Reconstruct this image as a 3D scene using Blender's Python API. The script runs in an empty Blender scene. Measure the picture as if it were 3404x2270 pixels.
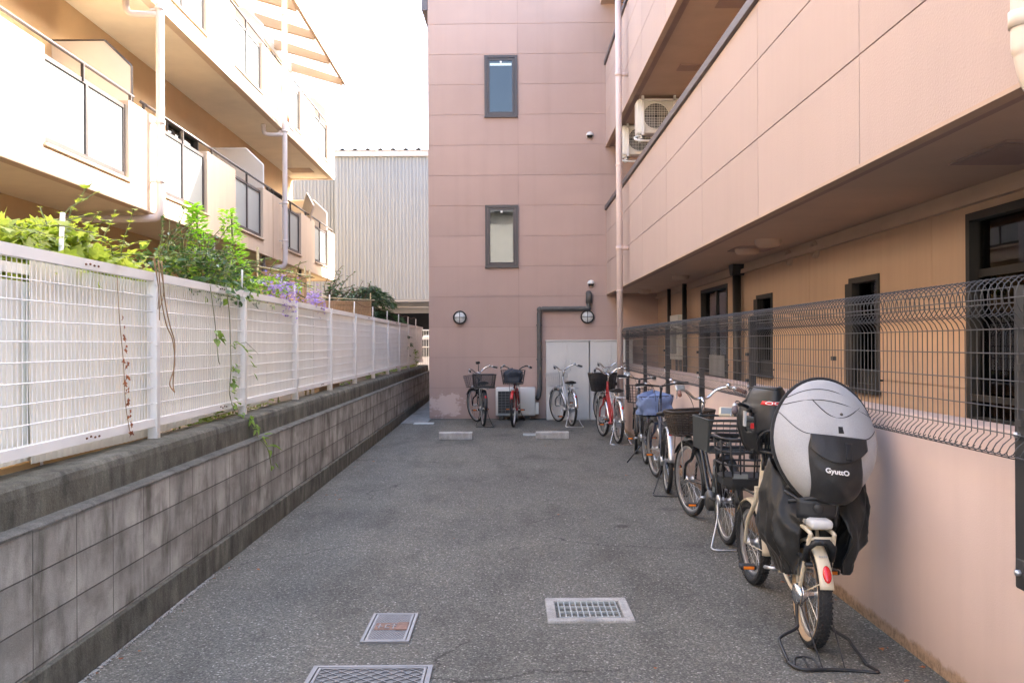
import bpy, math, random
from mathutils import Vector, Matrix, Euler, noise as mn
R = math.radians
random.seed(7)
SC = bpy.context.scene
COL = SC.collection

# ------------------------------------------------------------------ camera, sky, sun, exposure
cam_d = bpy.data.cameras.new('camera')
cam = bpy.data.objects.new('camera', cam_d); COL.objects.link(cam)
cam_d.sensor_width = 36.0; cam_d.lens = 32.2
cam_d.clip_start = 0.05; cam_d.clip_end = 2000
cam.matrix_world = (Matrix.Translation((0, 0, 1.55)) @ Matrix.Rotation(R(-0.15), 4, 'Z')
                    @ Matrix.Rotation(R(90.11), 4, 'X') @ Matrix.Rotation(R(-0.30), 4, 'Z'))
SC.camera = cam
to_sun = Vector((1.4, 1.0, 1.1)).normalized()
W = bpy.data.worlds.new('World'); SC.world = W; W.use_nodes = True
wn = W.node_tree.nodes; wl = W.node_tree.links
sky = wn.new('ShaderNodeTexSky'); sky.sky_type = 'NISHITA'; sky.sun_disc = False
sky.sun_elevation = math.asin(to_sun.z); sky.sun_rotation = math.atan2(to_sun.x, to_sun.y)
sky.air_density = .8; sky.dust_density = 5.0; sky.ozone_density = .35
bg = wn['Background']; bg.inputs[1].default_value = 0.15
wl.new(sky.outputs[0], bg.inputs[0])
sd = bpy.data.lights.new('sun', 'SUN'); sd.energy = 3.6; sd.angle = R(0.53); sd.color = (1.0, 0.93, 0.82)
sun = bpy.data.objects.new('sun', sd); COL.objects.link(sun)
sun.rotation_euler = (-to_sun).to_track_quat('-Z', 'Y').to_euler(); sun.location = (20, 15, 25)
vs = SC.view_settings
vs.view_transform = 'Standard'; vs.look = 'None'; vs.gamma = 1.0; vs.use_curve_mapping = False
vs.exposure = 3.4
SC.cycles.max_bounces = 10; SC.cycles.diffuse_bounces = 6
SC.cycles.caustics_reflective = False; SC.cycles.caustics_refractive = False

# ------------------------------------------------------------------ materials
MATS = {}
def nodes(name):
    m = bpy.data.materials.new(name); m.use_nodes = True
    nt = m.node_tree; return m, nt, nt.nodes, nt.links, nt.nodes['Principled BSDF']
def sp(b, rough, metal=0.0, spec=0.5):
    b.inputs['Roughness'].default_value = rough; b.inputs['Metallic'].default_value = metal
    b.inputs['Specular IOR Level'].default_value = spec
def c4(c): return (c[0], c[1], c[2], 1)
def coord(N, L, scale=(1, 1, 1), loc=(0, 0, 0)):
    t = N.new('ShaderNodeTexCoord'); mp = N.new('ShaderNodeMapping')
    mp.inputs['Scale'].default_value = scale; mp.inputs['Location'].default_value = loc
    L.new(t.outputs['Object'], mp.inputs[0]); return mp.outputs[0]
def noise(N, L, vec, scale, detail=4, rough=.55):
    n = N.new('ShaderNodeTexNoise'); n.inputs['Scale'].default_value = scale
    n.inputs['Detail'].default_value = detail; n.inputs['Roughness'].default_value = rough
    L.new(vec, n.inputs['Vector']); return n.outputs[0]
def ramp(N, L, fac, stops):
    r = N.new('ShaderNodeValToRGB'); e = r.color_ramp.elements
    e[0].position, e[0].color = stops[0][0], c4(stops[0][1])
    e[1].position, e[1].color = stops[1][0], c4(stops[1][1])
    for p, c in stops[2:]:
        k = e.new(p); k.color = c4(c)
    L.new(fac, r.inputs[0]); return r.outputs[0]
def mixc(N, L, fac, a, b, mode='MIX'):
    m = N.new('ShaderNodeMix'); m.data_type = 'RGBA'; m.blend_type = mode
    for inp, v in ((m.inputs[0], fac), (m.inputs[6], a), (m.inputs[7], b)):
        if isinstance(v, (int, float)): inp.default_value = v
        elif isinstance(v, tuple): inp.default_value = c4(v)
        else: L.new(v, inp)
    return m.outputs[2]
def math_(N, L, op, a, b=None, clamp=False):
    m = N.new('ShaderNodeMath'); m.operation = op; m.use_clamp = clamp
    for i, v in enumerate((a, b)):
        if v is None: continue
        if isinstance(v, (int, float)): m.inputs[i].default_value = v
        else: L.new(v, m.inputs[i])
    return m.outputs[0]
def bump(N, L, b, h, strength=.3, dist=.01):
    n = N.new('ShaderNodeBump'); n.inputs['Strength'].default_value = strength; n.inputs['Distance'].default_value = dist
    L.new(h, n.inputs['Height']); L.new(n.outputs[0], b.inputs['Normal']); return n
G3 = lambda v: (v, v, v)

def mat(name, col, rough=.6, metal=0.0, var=.08, vscale=2.5, bm=0.0, bscale=90, spec=.5, bdist=.004, streak=0.0, fine=0.0, isl=0.0):
    """plain surface with mottling, optional rain streaks and fine bump"""
    if name in MATS: return MATS[name]
    m, nt, N, L, b = nodes(name); sp(b, rough, metal, spec)
    v = coord(N, L)
    n1 = noise(N, L, v, vscale, 5)
    col_s = ramp(N, L, n1, [(.3, tuple(x*(1-var) for x in col)), (.7, tuple(min(1, x*(1+var)) for x in col))])
    if streak:
        v2 = coord(N, L, (9, 9, .5)); n2 = noise(N, L, v2, 1.0, 6, .6)
        col_s = mixc(N, L, 1.0, col_s, ramp(N, L, n2, [(.42, G3(1)), (.75, G3(1-streak))]), 'MULTIPLY')
    if fine:
        n4 = noise(N, L, v, 220, 2)
        col_s = mixc(N, L, 1.0, col_s, ramp(N, L, n4, [(.3, G3(1-fine)), (.7, G3(1))]), 'MULTIPLY')
    if isl: col_s = island(N, L, col_s, 1-isl, 1+isl)
    L.new(col_s, b.inputs['Base Color'])
    r = N.new('ShaderNodeMapRange'); r.inputs[3].default_value = max(0.02, rough-.07); r.inputs[4].default_value = min(1, rough+.07)
    L.new(n1, r.inputs[0]); L.new(r.outputs[0], b.inputs['Roughness'])
    if bm:
        bump(N, L, b, noise(N, L, v, bscale, 3), bm, bdist)
    MATS[name] = m; return m

def mat_asphalt():
    m, nt, N, L, b = nodes('asphalt'); sp(b, .9, 0, .15)
    v = coord(N, L)
    vo = N.new('ShaderNodeTexVoronoi'); vo.inputs['Scale'].default_value = 118; L.new(v, vo.inputs['Vector'])
    sepc = N.new('ShaderNodeSeparateColor'); L.new(vo.outputs['Color'], sepc.inputs[0])
    stone = ramp(N, L, sepc.outputs[0], [(0, (.098, .096, .085)), (.5, (.148, .144, .127)), (.84, (.20, .194, .170)), (.965, (.27, .262, .235)), (1, (.46, .45, .41))])
    n1 = noise(N, L, v, .55, 6, .6)
    wide = ramp(N, L, n1, [(.30, (.74, .735, .73)), (.50, (.91, .90, .885)), (.72, (1.06, 1.04, .99))])
    n2 = noise(N, L, coord(N, L, (1.0, .35, 1), (3, 1, 0)), 2.2, 5, .6)
    pat = ramp(N, L, n2, [(.34, G3(.78)), (.5, G3(1.0)), (.75, G3(1.06))])
    # oil and tyre marks
    n3 = noise(N, L, coord(N, L, (1.6, 1.6, 1), (11, 4, 0)), 1.1, 3, .5)
    oil = ramp(N, L, n3, [(.66, G3(1)), (.74, G3(.74))])
    v5 = N.new('ShaderNodeTexVoronoi'); v5.inputs['Scale'].default_value = .75
    w5 = N.new('ShaderNodeVectorMath'); w5.operation = 'ADD'; L.new(v, w5.inputs[0])
    n5 = N.new('ShaderNodeTexNoise'); n5.inputs['Scale'].default_value = 9; L.new(v, n5.inputs['Vector'])
    s5 = N.new('ShaderNodeVectorMath'); s5.operation = 'SCALE'; s5.inputs['Scale'].default_value = .09; L.new(n5.outputs['Color'], s5.inputs[0])
    L.new(s5.outputs[0], w5.inputs[1]); L.new(w5.outputs[0], v5.inputs['Vector'])
    stone = mixc(N, L, 1, stone, ramp(N, L, v5.outputs['Distance'], [(.035, G3(.55)), (.07, G3(1))]), 'MULTIPLY')
    v6 = N.new('ShaderNodeTexVoronoi'); v6.feature = 'DISTANCE_TO_EDGE'; v6.inputs['Scale'].default_value = .38
    w6 = N.new('ShaderNodeVectorMath'); w6.operation = 'ADD'; L.new(v, w6.inputs[0])
    n6 = N.new('ShaderNodeTexNoise'); n6.inputs['Scale'].default_value = 1.6; n6.inputs['Detail'].default_value = 8; L.new(v, n6.inputs['Vector'])
    s6 = N.new('ShaderNodeVectorMath'); s6.operation = 'SCALE'; s6.inputs['Scale'].default_value = .9; L.new(n6.outputs['Color'], s6.inputs[0])
    L.new(s6.outputs[0], w6.inputs[1]); L.new(w6.outputs[0], v6.inputs['Vector'])
    crack = mixc(N, L, ramp(N, L, noise(N, L, v, .4, 2), [(.50, G3(0)), (.56, G3(1))]), (1, 1, 1), ramp(N, L, v6.outputs['Distance'], [(.002, G3(.5)), (.006, G3(1))]))
    stone = mixc(N, L, 1, stone, crack, 'MULTIPLY')
    c = mixc(N, L, 1, stone, wide, 'MULTIPLY'); c = mixc(N, L, 1, c, pat, 'MULTIPLY'); c = mixc(N, L, 1, c, oil, 'MULTIPLY')
    L.new(c, b.inputs['Base Color'])
    h = math_(N, L, 'ADD', math_(N, L, 'MULTIPLY', vo.outputs['Distance'], -1.0), math_(N, L, 'MULTIPLY', noise(N, L, v, 60, 3), .6))
    bump(N, L, b, h, .85, .006)
    MATS['asphalt'] = m; return m

def mat_block():
    m, nt, N, L, b = nodes('concrete_block'); sp(b, .9, 0, .3)
    t = N.new('ShaderNodeTexCoord'); s = N.new('ShaderNodeSeparateXYZ'); L.new(t.outputs['Object'], s.inputs[0])
    cb = N.new('ShaderNodeCombineXYZ'); L.new(s.outputs[1], cb.inputs[0]); L.new(math_(N, L, 'SUBTRACT', s.outputs[2], -.018), cb.inputs[1])
    br = N.new('ShaderNodeTexBrick'); br.offset = 0.0; br.squash = 1.0
    br.inputs['Scale'].default_value = 1; br.inputs['Brick Width'].default_value = .4; br.inputs['Row Height'].default_value = .2
    br.inputs['Mortar Size'].default_value = .0045; br.inputs['Mortar Smooth'].default_value = .6; br.inputs['Bias'].default_value = 0
    br.inputs['Color1'].default_value = c4(G3(.90)); br.inputs['Color2'].default_value = c4(G3(1.05)); br.inputs['Mortar'].default_value = c4(G3(.28))
    L.new(cb.outputs[0], br.inputs['Vector'])
    v = coord(N, L)
    base = ramp(N, L, noise(N, L, v, 3.0, 6), [(.3, (.24, .232, .21)), (.5, (.33, .32, .292)), (.7, (.43, .42, .385))])
    c = mixc(N, L, 1, base, br.outputs['Color'], 'MULTIPLY')
    # run-off streaks
    st = noise(N, L, coord(N, L, (1, 3.4, 1.25)), 1.6, 8, .62)
    c = mixc(N, L, 1, c, ramp(N, L, st, [(.44, G3(1.10)), (.53, G3(.86)), (.66, (.40, .385, .355))]), 'MULTIPLY')
    # dark weathering below each joint
    zz = math_(N, L, 'FRACT', math_(N, L, 'DIVIDE', math_(N, L, 'ADD', s.outputs[2], .018), .2))
    jn = math_(N, L, 'MULTIPLY', math_(N, L, 'POWER', zz, 4.0), noise(N, L, coord(N, L, (1, 9, 2)), 1.3, 4))
    c = mixc(N, L, math_(N, L, 'MULTIPLY', jn, .8, True), c, (.12, .112, .10))
    # algae blotches
    bl = noise(N, L, coord(N, L, (1, 1.5, 3), (5, 2, 0)), 1.4, 6, .65)
    c = mixc(N, L, ramp(N, L, bl, [(.52, G3(0)), (.68, G3(.65))]), c, (.16, .15, .13))
    c = mixc(N, L, 1, c, ramp(N, L, noise(N, L, v, 160, 2), [(.3, G3(.84)), (.7, G3(1.1))]), 'MULTIPLY')
    L.new(c, b.inputs['Base Color'])
    h = math_(N, L, 'ADD', math_(N, L, 'MULTIPLY', br.outputs['Fac'], -1.0), math_(N, L, 'MULTIPLY', noise(N, L, v, 140, 3), .35))
    bump(N, L, b, h, .8, .006)
    MATS['block'] = m; return m

def mat_oldconc(name, c0, c1, dark=.5, moss=(.10, .095, .07)):
    m, nt, N, L, b = nodes(name); sp(b, .92, 0, .25)
    v = coord(N, L)
    base = ramp(N, L, noise(N, L, v, 4.5, 8, .65), [(.28, c0), (.7, c1)])
    st = noise(N, L, coord(N, L, (3.2, 3.2, 1.0)), 2.6, 8, .68)
    c = mixc(N, L, 1, base, ramp(N, L, st, [(.34, G3(1.15)), (.62, G3(dark))]), 'MULTIPLY')
    bl = noise(N, L, coord(N, L, (1, 1, 1), (4, 2, 7)), 2.6, 7, .7)
    c = mixc(N, L, ramp(N, L, bl, [(.48, G3(0)), (.66, G3(.8))]), c, moss)
    c = mixc(N, L, 1, c, ramp(N, L, noise(N, L, v, 130, 2), [(.3, G3(.78)), (.7, G3(1.15))]), 'MULTIPLY')
    L.new(c, b.inputs['Base Color'])
    bump(N, L, b, noise(N, L, v, 80, 6, .7), .75, .008)
    MATS[name] = m; return m

def mat_lowwall():
    """painted stucco boundary wall, soil splashed along its foot"""
    m, nt, N, L, b = nodes('pink_stucco_low'); sp(b, .85, 0, .3)
    v = coord(N, L)
    base = ramp(N, L, noise(N, L, v, 1.2, 5), [(.3, (.535, .415, .365)), (.7, (.60, .47, .415))])
    s = N.new('ShaderNodeSeparateXYZ'); t = N.new('ShaderNodeTexCoord'); L.new(t.outputs['Object'], s.inputs[0])
    hh = math_(N, L, 'ADD', s.outputs[2], math_(N, L, 'MULTIPLY', noise(N, L, v, 7, 7, .7), -.10))
    f = ramp(N, L, hh, [(.0, G3(.7)), (.028, G3(0))])
    c = mixc(N, L, f, base, (.40, .25, .13))
    c = mixc(N, L, math_(N, L, 'MULTIPLY', f, ramp(N, L, noise(N, L, v, 26, 5, .7), [(.45, G3(0)), (.6, G3(.7))])), c, (.10, .075, .05))
    st = noise(N, L, coord(N, L, (7, 7, .4)), 1.0, 6)
    c = mixc(N, L, 1, c, ramp(N, L, st, [(.45, G3(1)), (.75, G3(.95))]), 'MULTIPLY')
    L.new(c, b.inputs['Base Color']); bump(N, L, b, noise(N, L, v, 130, 3), .28, .004)
    MATS['lowwall'] = m; return m

def island(N, L, c, lo, hi):
    g_ = N.new('ShaderNodeNewGeometry')
    return mixc(N, L, 1, c, ramp(N, L, g_.outputs['Random Per Island'], [(0, G3(lo)), (1, G3(hi))]), 'MULTIPLY')
def mat_tower():
    m, nt, N, L, b = nodes('pink_panel'); sp(b, .8, 0, .3)
    v = coord(N, L)
    base = ramp(N, L, noise(N, L, v, .7, 4), [(.3, (.398, .290, .252)), (.7, (.435, .32, .28))])
    st = noise(N, L, coord(N, L, (5, 5, .22)), 1.0, 6)
    c = mixc(N, L, 1, base, ramp(N, L, st, [(.5, G3(1)), (.8, G3(.94))]), 'MULTIPLY')
    c = island(N, L, c, .955, 1.03)
    # paler peeled patch low on the left corner
    sx = N.new('ShaderNodeSeparateXYZ'); t = N.new('ShaderNodeTexCoord'); L.new(t.outputs['Object'], sx.inputs[0])
    d1 = math_(N, L, 'ADD', math_(N, L, 'POWER', math_(N, L, 'DIVIDE', math_(N, L, 'ADD', sx.outputs[0], 3.30), .55), 2.0),
               math_(N, L, 'POWER', math_(N, L, 'DIVIDE', math_(N, L, 'SUBTRACT', sx.outputs[2], .28), .36), 2.0))
    d2 = math_(N, L, 'ADD', d1, math_(N, L, 'MULTIPLY', noise(N, L, coord(N, L, (1, 1, 1.6)), 6, 7, .7), 2.6))
    f = ramp(N, L, d2, [(.0, G3(1)), (1.0, G3(1)), ])
    mr = N.new('ShaderNodeMapRange'); mr.inputs[1].default_value = 1.75; mr.inputs[2].default_value = 1.55; mr.inputs[3].default_value = 0; mr.inputs[4].default_value = .75
    L.new(d2, mr.inputs[0])
    c = mixc(N, L, mr.outputs[0], c, (.62, .50, .46))
    L.new(c, b.inputs['Base Color']); bump(N, L, b, noise(N, L, v, 120, 3), .22, .004)
    MATS['tower'] = m; return m

def mat_leaf(name, c0, c1, trans=.45, rough=.45):
    if name in MATS: return MATS[name]
    m, nt, N, L, b = nodes(name); sp(b, rough, 0, .4)
    v = coord(N, L)
    vo = N.new('ShaderNodeTexVoronoi'); vo.inputs['Scale'].default_value = 14; L.new(v, vo.inputs['Vector'])
    sc = N.new('ShaderNodeSeparateColor'); L.new(vo.outputs['Color'], sc.inputs[0])
    c = ramp(N, L, math_(N, L, 'MULTIPLY', math_(N, L, 'ADD', sc.outputs[0], noise(N, L, v, 3, 4)), .5), [(.2, c0), (.75, c1)])
    L.new(c, b.inputs['Base Color'])
    tr = N.new('ShaderNodeBsdfTranslucent'); L.new(mixc(N, L, 1, c, (1.25, 1.35, .6), 'MULTIPLY'), tr.inputs[0])
    mx = N.new('ShaderNodeMixShader'); mx.inputs[0].default_value = trans
    L.new(b.outputs[0], mx.inputs[1]); L.new(tr.outputs[0], mx.inputs[2])
    L.new(mx.outputs[0], N['Material Output'].inputs[0]); MATS[name] = m; return m

def mat_glass(name, tint=(.85, .9, .9), rough=.01, ior=1.5, boost=0.0):
    if name in MATS: return MATS[name]
    m, nt, N, L, b = nodes(name); N.remove(b)
    tr = N.new('ShaderNodeBsdfTransparent'); tr.inputs[0].default_value = c4(tint)
    gl = N.new('ShaderNodeBsdfGlossy'); gl.inputs['Roughness'].default_value = rough
    fr = N.new('ShaderNodeFresnel'); fr.inputs[0].default_value = ior
    mx = N.new('ShaderNodeMixShader')
    bmp = N.new('ShaderNodeBump'); bmp.inputs['Strength'].default_value = .04; bmp.inputs['Distance'].default_value = .01
    L.new(noise(N, L, coord(N, L), 2.5, 2), bmp.inputs['Height']); L.new(bmp.outputs[0], gl.inputs['Normal'])
    L.new(math_(N, L, 'ADD', fr.outputs[0], boost, True), mx.inputs[0]); L.new(tr.outputs[0], mx.inputs[1]); L.new(gl.outputs[0], mx.inputs[2])
    L.new(mx.outputs[0], N['Material Output'].inputs[0]); MATS[name] = m; return m

def mat_sheet(name, col, trans=.4, rough=.4, var=.07, streak=.15):
    """translucent corrugated plastic / frosted glass"""
    if name in MATS: return MATS[name]
    m, nt, N, L, b = nodes(name); sp(b, rough, 0, .5)
    v = coord(N, L)
    n = noise(N, L, v, 2.2, 5)
    c = ramp(N, L, n, [(.3, tuple(x*(1-var) for x in col)), (.7, tuple(min(.9, x*(1+var)) for x in col))])
    if streak:
        st = noise(N, L, coord(N, L, (5, 5, .35)), 1.1, 6, .65)
        c = mixc(N, L, 1, c, ramp(N, L, st, [(.48, G3(1)), (.72, (1-streak, 1-streak*.95, 1-streak*.9))]), 'MULTIPLY')
    L.new(c, b.inputs['Base Color'])
    tr = N.new('ShaderNodeBsdfTranslucent'); L.new(c, tr.inputs[0])
    mx = N.new('ShaderNodeMixShader'); mx.inputs[0].default_value = trans
    L.new(b.outputs[0], mx.inputs[1]); L.new(tr.outputs[0], mx.inputs[2]); L.new(mx.outputs[0], N['Material Output'].inputs[0])
    MATS[name] = m; return m

def mat_fabric(name, col, var=.1, weave=420, rough=.9, sheen=.2):
    if name in MATS: return MATS[name]
    m, nt, N, L, b = nodes(name); sp(b, rough, 0, .25)
    b.inputs['Sheen Weight'].default_value = sheen
    v = coord(N, L)
    a = noise(N, L, v, 5, 5); f = noise(N, L, coord(N, L, (1, 1, .35)), weave, 2)
    c = ramp(N, L, a, [(.3, tuple(x*(1-var) for x in col)), (.7, tuple(x*(1+var) for x in col))])
    c = mixc(N, L, 1, c, ramp(N, L, f, [(.3, G3(.82)), (.7, G3(1.1))]), 'MULTIPLY')
    L.new(c, b.inputs['Base Color'])
    h = math_(N, L, 'ADD', math_(N, L, 'MULTIPLY', f, .08), noise(N, L, v, 9, 4))
    bump(N, L, b, h, .3, .01); MATS[name] = m; return m

mat_asphalt(); mat_block(); mat_lowwall(); mat_tower()
mat_oldconc('retaining', (.095, .091, .074), (.195, .188, .155), .45, (.11, .105, .08))
mat_oldconc('ledge', (.085, .081, .070), (.20, .193, .17), .6, (.13, .125, .105))
mat_oldconc('paleconc', (.33, .32, .30), (.50, .485, .46), .8, (.25, .24, .22))
mat_oldconc('apronconc', (.20, .205, .20), (.32, .325, .32), .8, (.16, .16, .15))
M = MATS
mat('fascia', (.44, .348, .312), .8, var=.03, vscale=.8, bm=.45, bscale=75, bdist=.006, streak=.03, isl=.035)
mat('fascia_joint', (.34, .25, .225), .9)
mat('coping', (.115, .10, .105), .55, bm=.1)
mat('soffit_r', (.50, .375, .30), .85, var=.06, bm=.25, bscale=110)
mat('recess', (.51, .355, .25), .85, var=.05, vscale=1.1, bm=.3, bscale=110, streak=.07)
mat('recess_trim', (.46, .34, .26), .8)
mat('blackmetal', (.018, .018, .019), .42, var=.15, vscale=8, spec=.5)
mat('blackplastic', (.016, .017, .019), .5, var=.2, vscale=9, bm=.12, bscale=240)
mat('brownframe', (.055, .044, .043), .42, var=.1)
mat('darkframe', (.016, .0145, .0135), .6, var=.1)
mat('wirepost', (.03, .03, .032), .5, var=.12)
mat('wiremesh', (.045, .046, .05), .48, var=.12)
mat('whitepaint', (.80, .795, .775), .5, var=.03, vscale=5, streak=.06)
mat('whitewire', (.82, .815, .80), .5, var=.05)
mat('rust', (.17, .075, .04), .9, var=.3, vscale=40)
mat('cabinet', (.60, .60, .585), .5, var=.03, streak=.05)
mat('acwhite', (.66, .655, .62), .5, var=.03)
mat('acdark', (.03, .032, .035), .6)
mat('lamplens', (.62, .63, .62), .3, var=.04)
mat('pinkpipe', (.62, .50, .46), .5, var=.04)
mat('creampipe', (.66, .58, .50), .5, var=.04)
mat('lilacpipe', (.62, .57, .56), .5, var=.04)
mat('darkpipe', (.085, .082, .078), .65, var=.15, vscale=12, bm=.15, bscale=40)
mat('lb_parapet', (.56, .45, .345), .85, var=.05, vscale=1.2, bm=.3, bscale=110, streak=.08)
mat('lb_soffit', (.76, .70, .58), .85, var=.05, bm=.2)
mat('lb_wall', (.54, .39, .225), .85, var=.05, bm=.3, bscale=110)
mat('lb_roof_shadeband', (.48, .47, .46), .8, var=.08, streak=.15)
mat('lb_board', (.70, .65, .57), .7, var=.03)
mat('lb_rail', (.05, .040, .038), .4, var=.1)
mat('beam', (.33, .235, .16), .6, var=.08)
mat('shedwall', (.26, .285, .30), .55, var=.04, vscale=1.0, streak=.10)
mat('shedtrim', (.42, .415, .41), .5, var=.03)
mat('shedgrey', (.27, .275, .28), .7)
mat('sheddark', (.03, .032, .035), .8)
mat('earth', (.16, .12, .075), .95, var=.25, vscale=6, bm=.5, bscale=40, bdist=.02)
mat('ochre', (.50, .34, .17), .9, var=.08, bm=.3, bscale=110)
mat('reed', (.52, .35, .20), .85, var=.25, vscale=14)
mat('bamboo', (.42, .36, .20), .6, var=.2, vscale=10)
mat('stem', (.14, .16, .06), .8, var=.2); mat('deadstem', (.34, .22, .12), .9, var=.3)
mat('trunk', (.10, .075, .05), .95, var=.3, vscale=12, bm=.5)
mat('iron', (.10, .098, .095), .5, .6, var=.2, vscale=14)
mat('ironpale', (.21, .205, .21), .5, .5, var=.15, vscale=14)
mat('rustyiron', (.20, .115, .085), .75, .2, var=.35, vscale=30, bm=.3)
mat('gritmetal', (.42, .45, .45), .45, .6, var=.15, vscale=20)
mat('pit', (.012, .014, .016), .9)
mat('curtain', (.75, .75, .70), .9, var=.06)
mat('sheer', (.70, .70, .62), .9, var=.08)
mat('blind', (.17, .195, .21), .7, var=.12, vscale=4)
mat('room', (.03, .03, .03), .9)
mat('tyre', (.02, .02, .021), .8, var=.15, vscale=20, bm=.3, bscale=160)
mat('tanwall', (.40, .28, .165), .7)
mat('chrome', (.62, .63, .64), .25, .95, var=.08, vscale=12)
mat('alloy', (.55, .56, .57), .38, .85, var=.1, vscale=12)
mat('cream', (.62, .54, .40), .4, var=.03)
mat('redpaint', (.33, .018, .016), .3, var=.1)
mat('blackpaint', (.014, .015, .018), .25, var=.1)
mat('navypaint', (.02, .03, .06), .28, var=.1)
mat('silverpaint', (.50, .51, .52), .32, .7, var=.05)
mat('brownrubber', (.17, .07, .05), .6, var=.15)
mat('greygrip', (.10, .075, .08), .7)
mat('leather', (.018, .017, .017), .4, var=.2, bm=.2, bscale=160)
mat('wicker', (.042, .03, .022), .65, var=.3, vscale=30)
mat('darkweave', (.022, .02, .02), .55, var=.3, vscale=30)
mat('reflred', (.62, .012, .015), .12, spec=.8); mat('reflorange', (.85, .22, .02), .2)
mat('sticker_red', (.65, .03, .03), .4); mat('white_ink', (.8, .8, .8), .5); mat('yellow', (.7, .48, .04), .5)
mat('green_tag', (.04, .40, .20), .4)
mat('lcd', (.20, .22, .22), .3)
mat('bluebag', (.17, .23, .40), .7, var=.15, vscale=9, bm=.4, bscale=18, bdist=.02)
mat('navybag', (.025, .035, .055), .6, var=.2, vscale=9, bm=.4, bscale=18, bdist=.02)
mat('greenplastic', (.035, .042, .042), .5, var=.15, vscale=20)
mat('laundry', (.78, .74, .70), .9); mat('laundry_orange', (.62, .26, .12), .9)
mat('mat_house', (.40, .395, .38), .8, var=.04); mat('mat_houseroof', (.16, .17, .19), .6)
mat_fabric('hood', (.40, .405, .415), .06, 500)
mat_fabric('skirt', (.030, .0285, .026), .2, 300, .42, .05)
mat_fabric('trimfab', (.02, .02, .022), .2, 300, .7, .1)
mat_fabric('pocketfab', (.028, .028, .029), .2, 300, .45, .05)
mat_leaf('leaf_yellow', (.27, .34, .06), (.55, .60, .17), .5)
mat_leaf('leaf_mid', (.12, .20, .04), (.26, .36, .09), .4)
mat_leaf('leaf_dark', (.035, .085, .035), (.10, .18, .07), .3, .35)
mat_leaf('leaf_bright', (.24, .46, .05), (.44, .68, .12), .5)
mat_leaf('leaf_fir', (.035, .085, .055), (.10, .18, .10), .25)
mat_leaf('leaf_dead', (.20, .06, .03), (.36, .13, .05), .2, .8)
mat_leaf('petal', (.27, .18, .66), (.50, .38, .86), .35, .7)
mat_glass('pane'); mat_glass('pane_tower', (.5, .55, .57), .015, 1.55, .02)
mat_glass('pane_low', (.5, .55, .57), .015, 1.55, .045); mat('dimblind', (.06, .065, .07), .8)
m_, nt_, N_, L_, b_ = nodes('lit_lamp'); b_.inputs['Base Color'].default_value = (.8, .8, .8, 1); b_.inputs['Emission Color'].default_value = (1, .97, .9, 1); b_.inputs['Emission Strength'].default_value = .35; MATS['lit_lamp'] = m_
mat_sheet('frost', (.42, .455, .455), .25, .35, .03, 0)
mat_sheet('polycream', (.94, .91, .80), .08, .45, .03, .10)
mat_sheet('polygreen', (.92, .92, .82), .08, .45, .03, .08)
mat_sheet('polypink', (.92, .86, .80), .08, .6, .03, .08)
mat_sheet('canopysheet', (.8, .8, .8), .55, .3, .03, 0)

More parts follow.
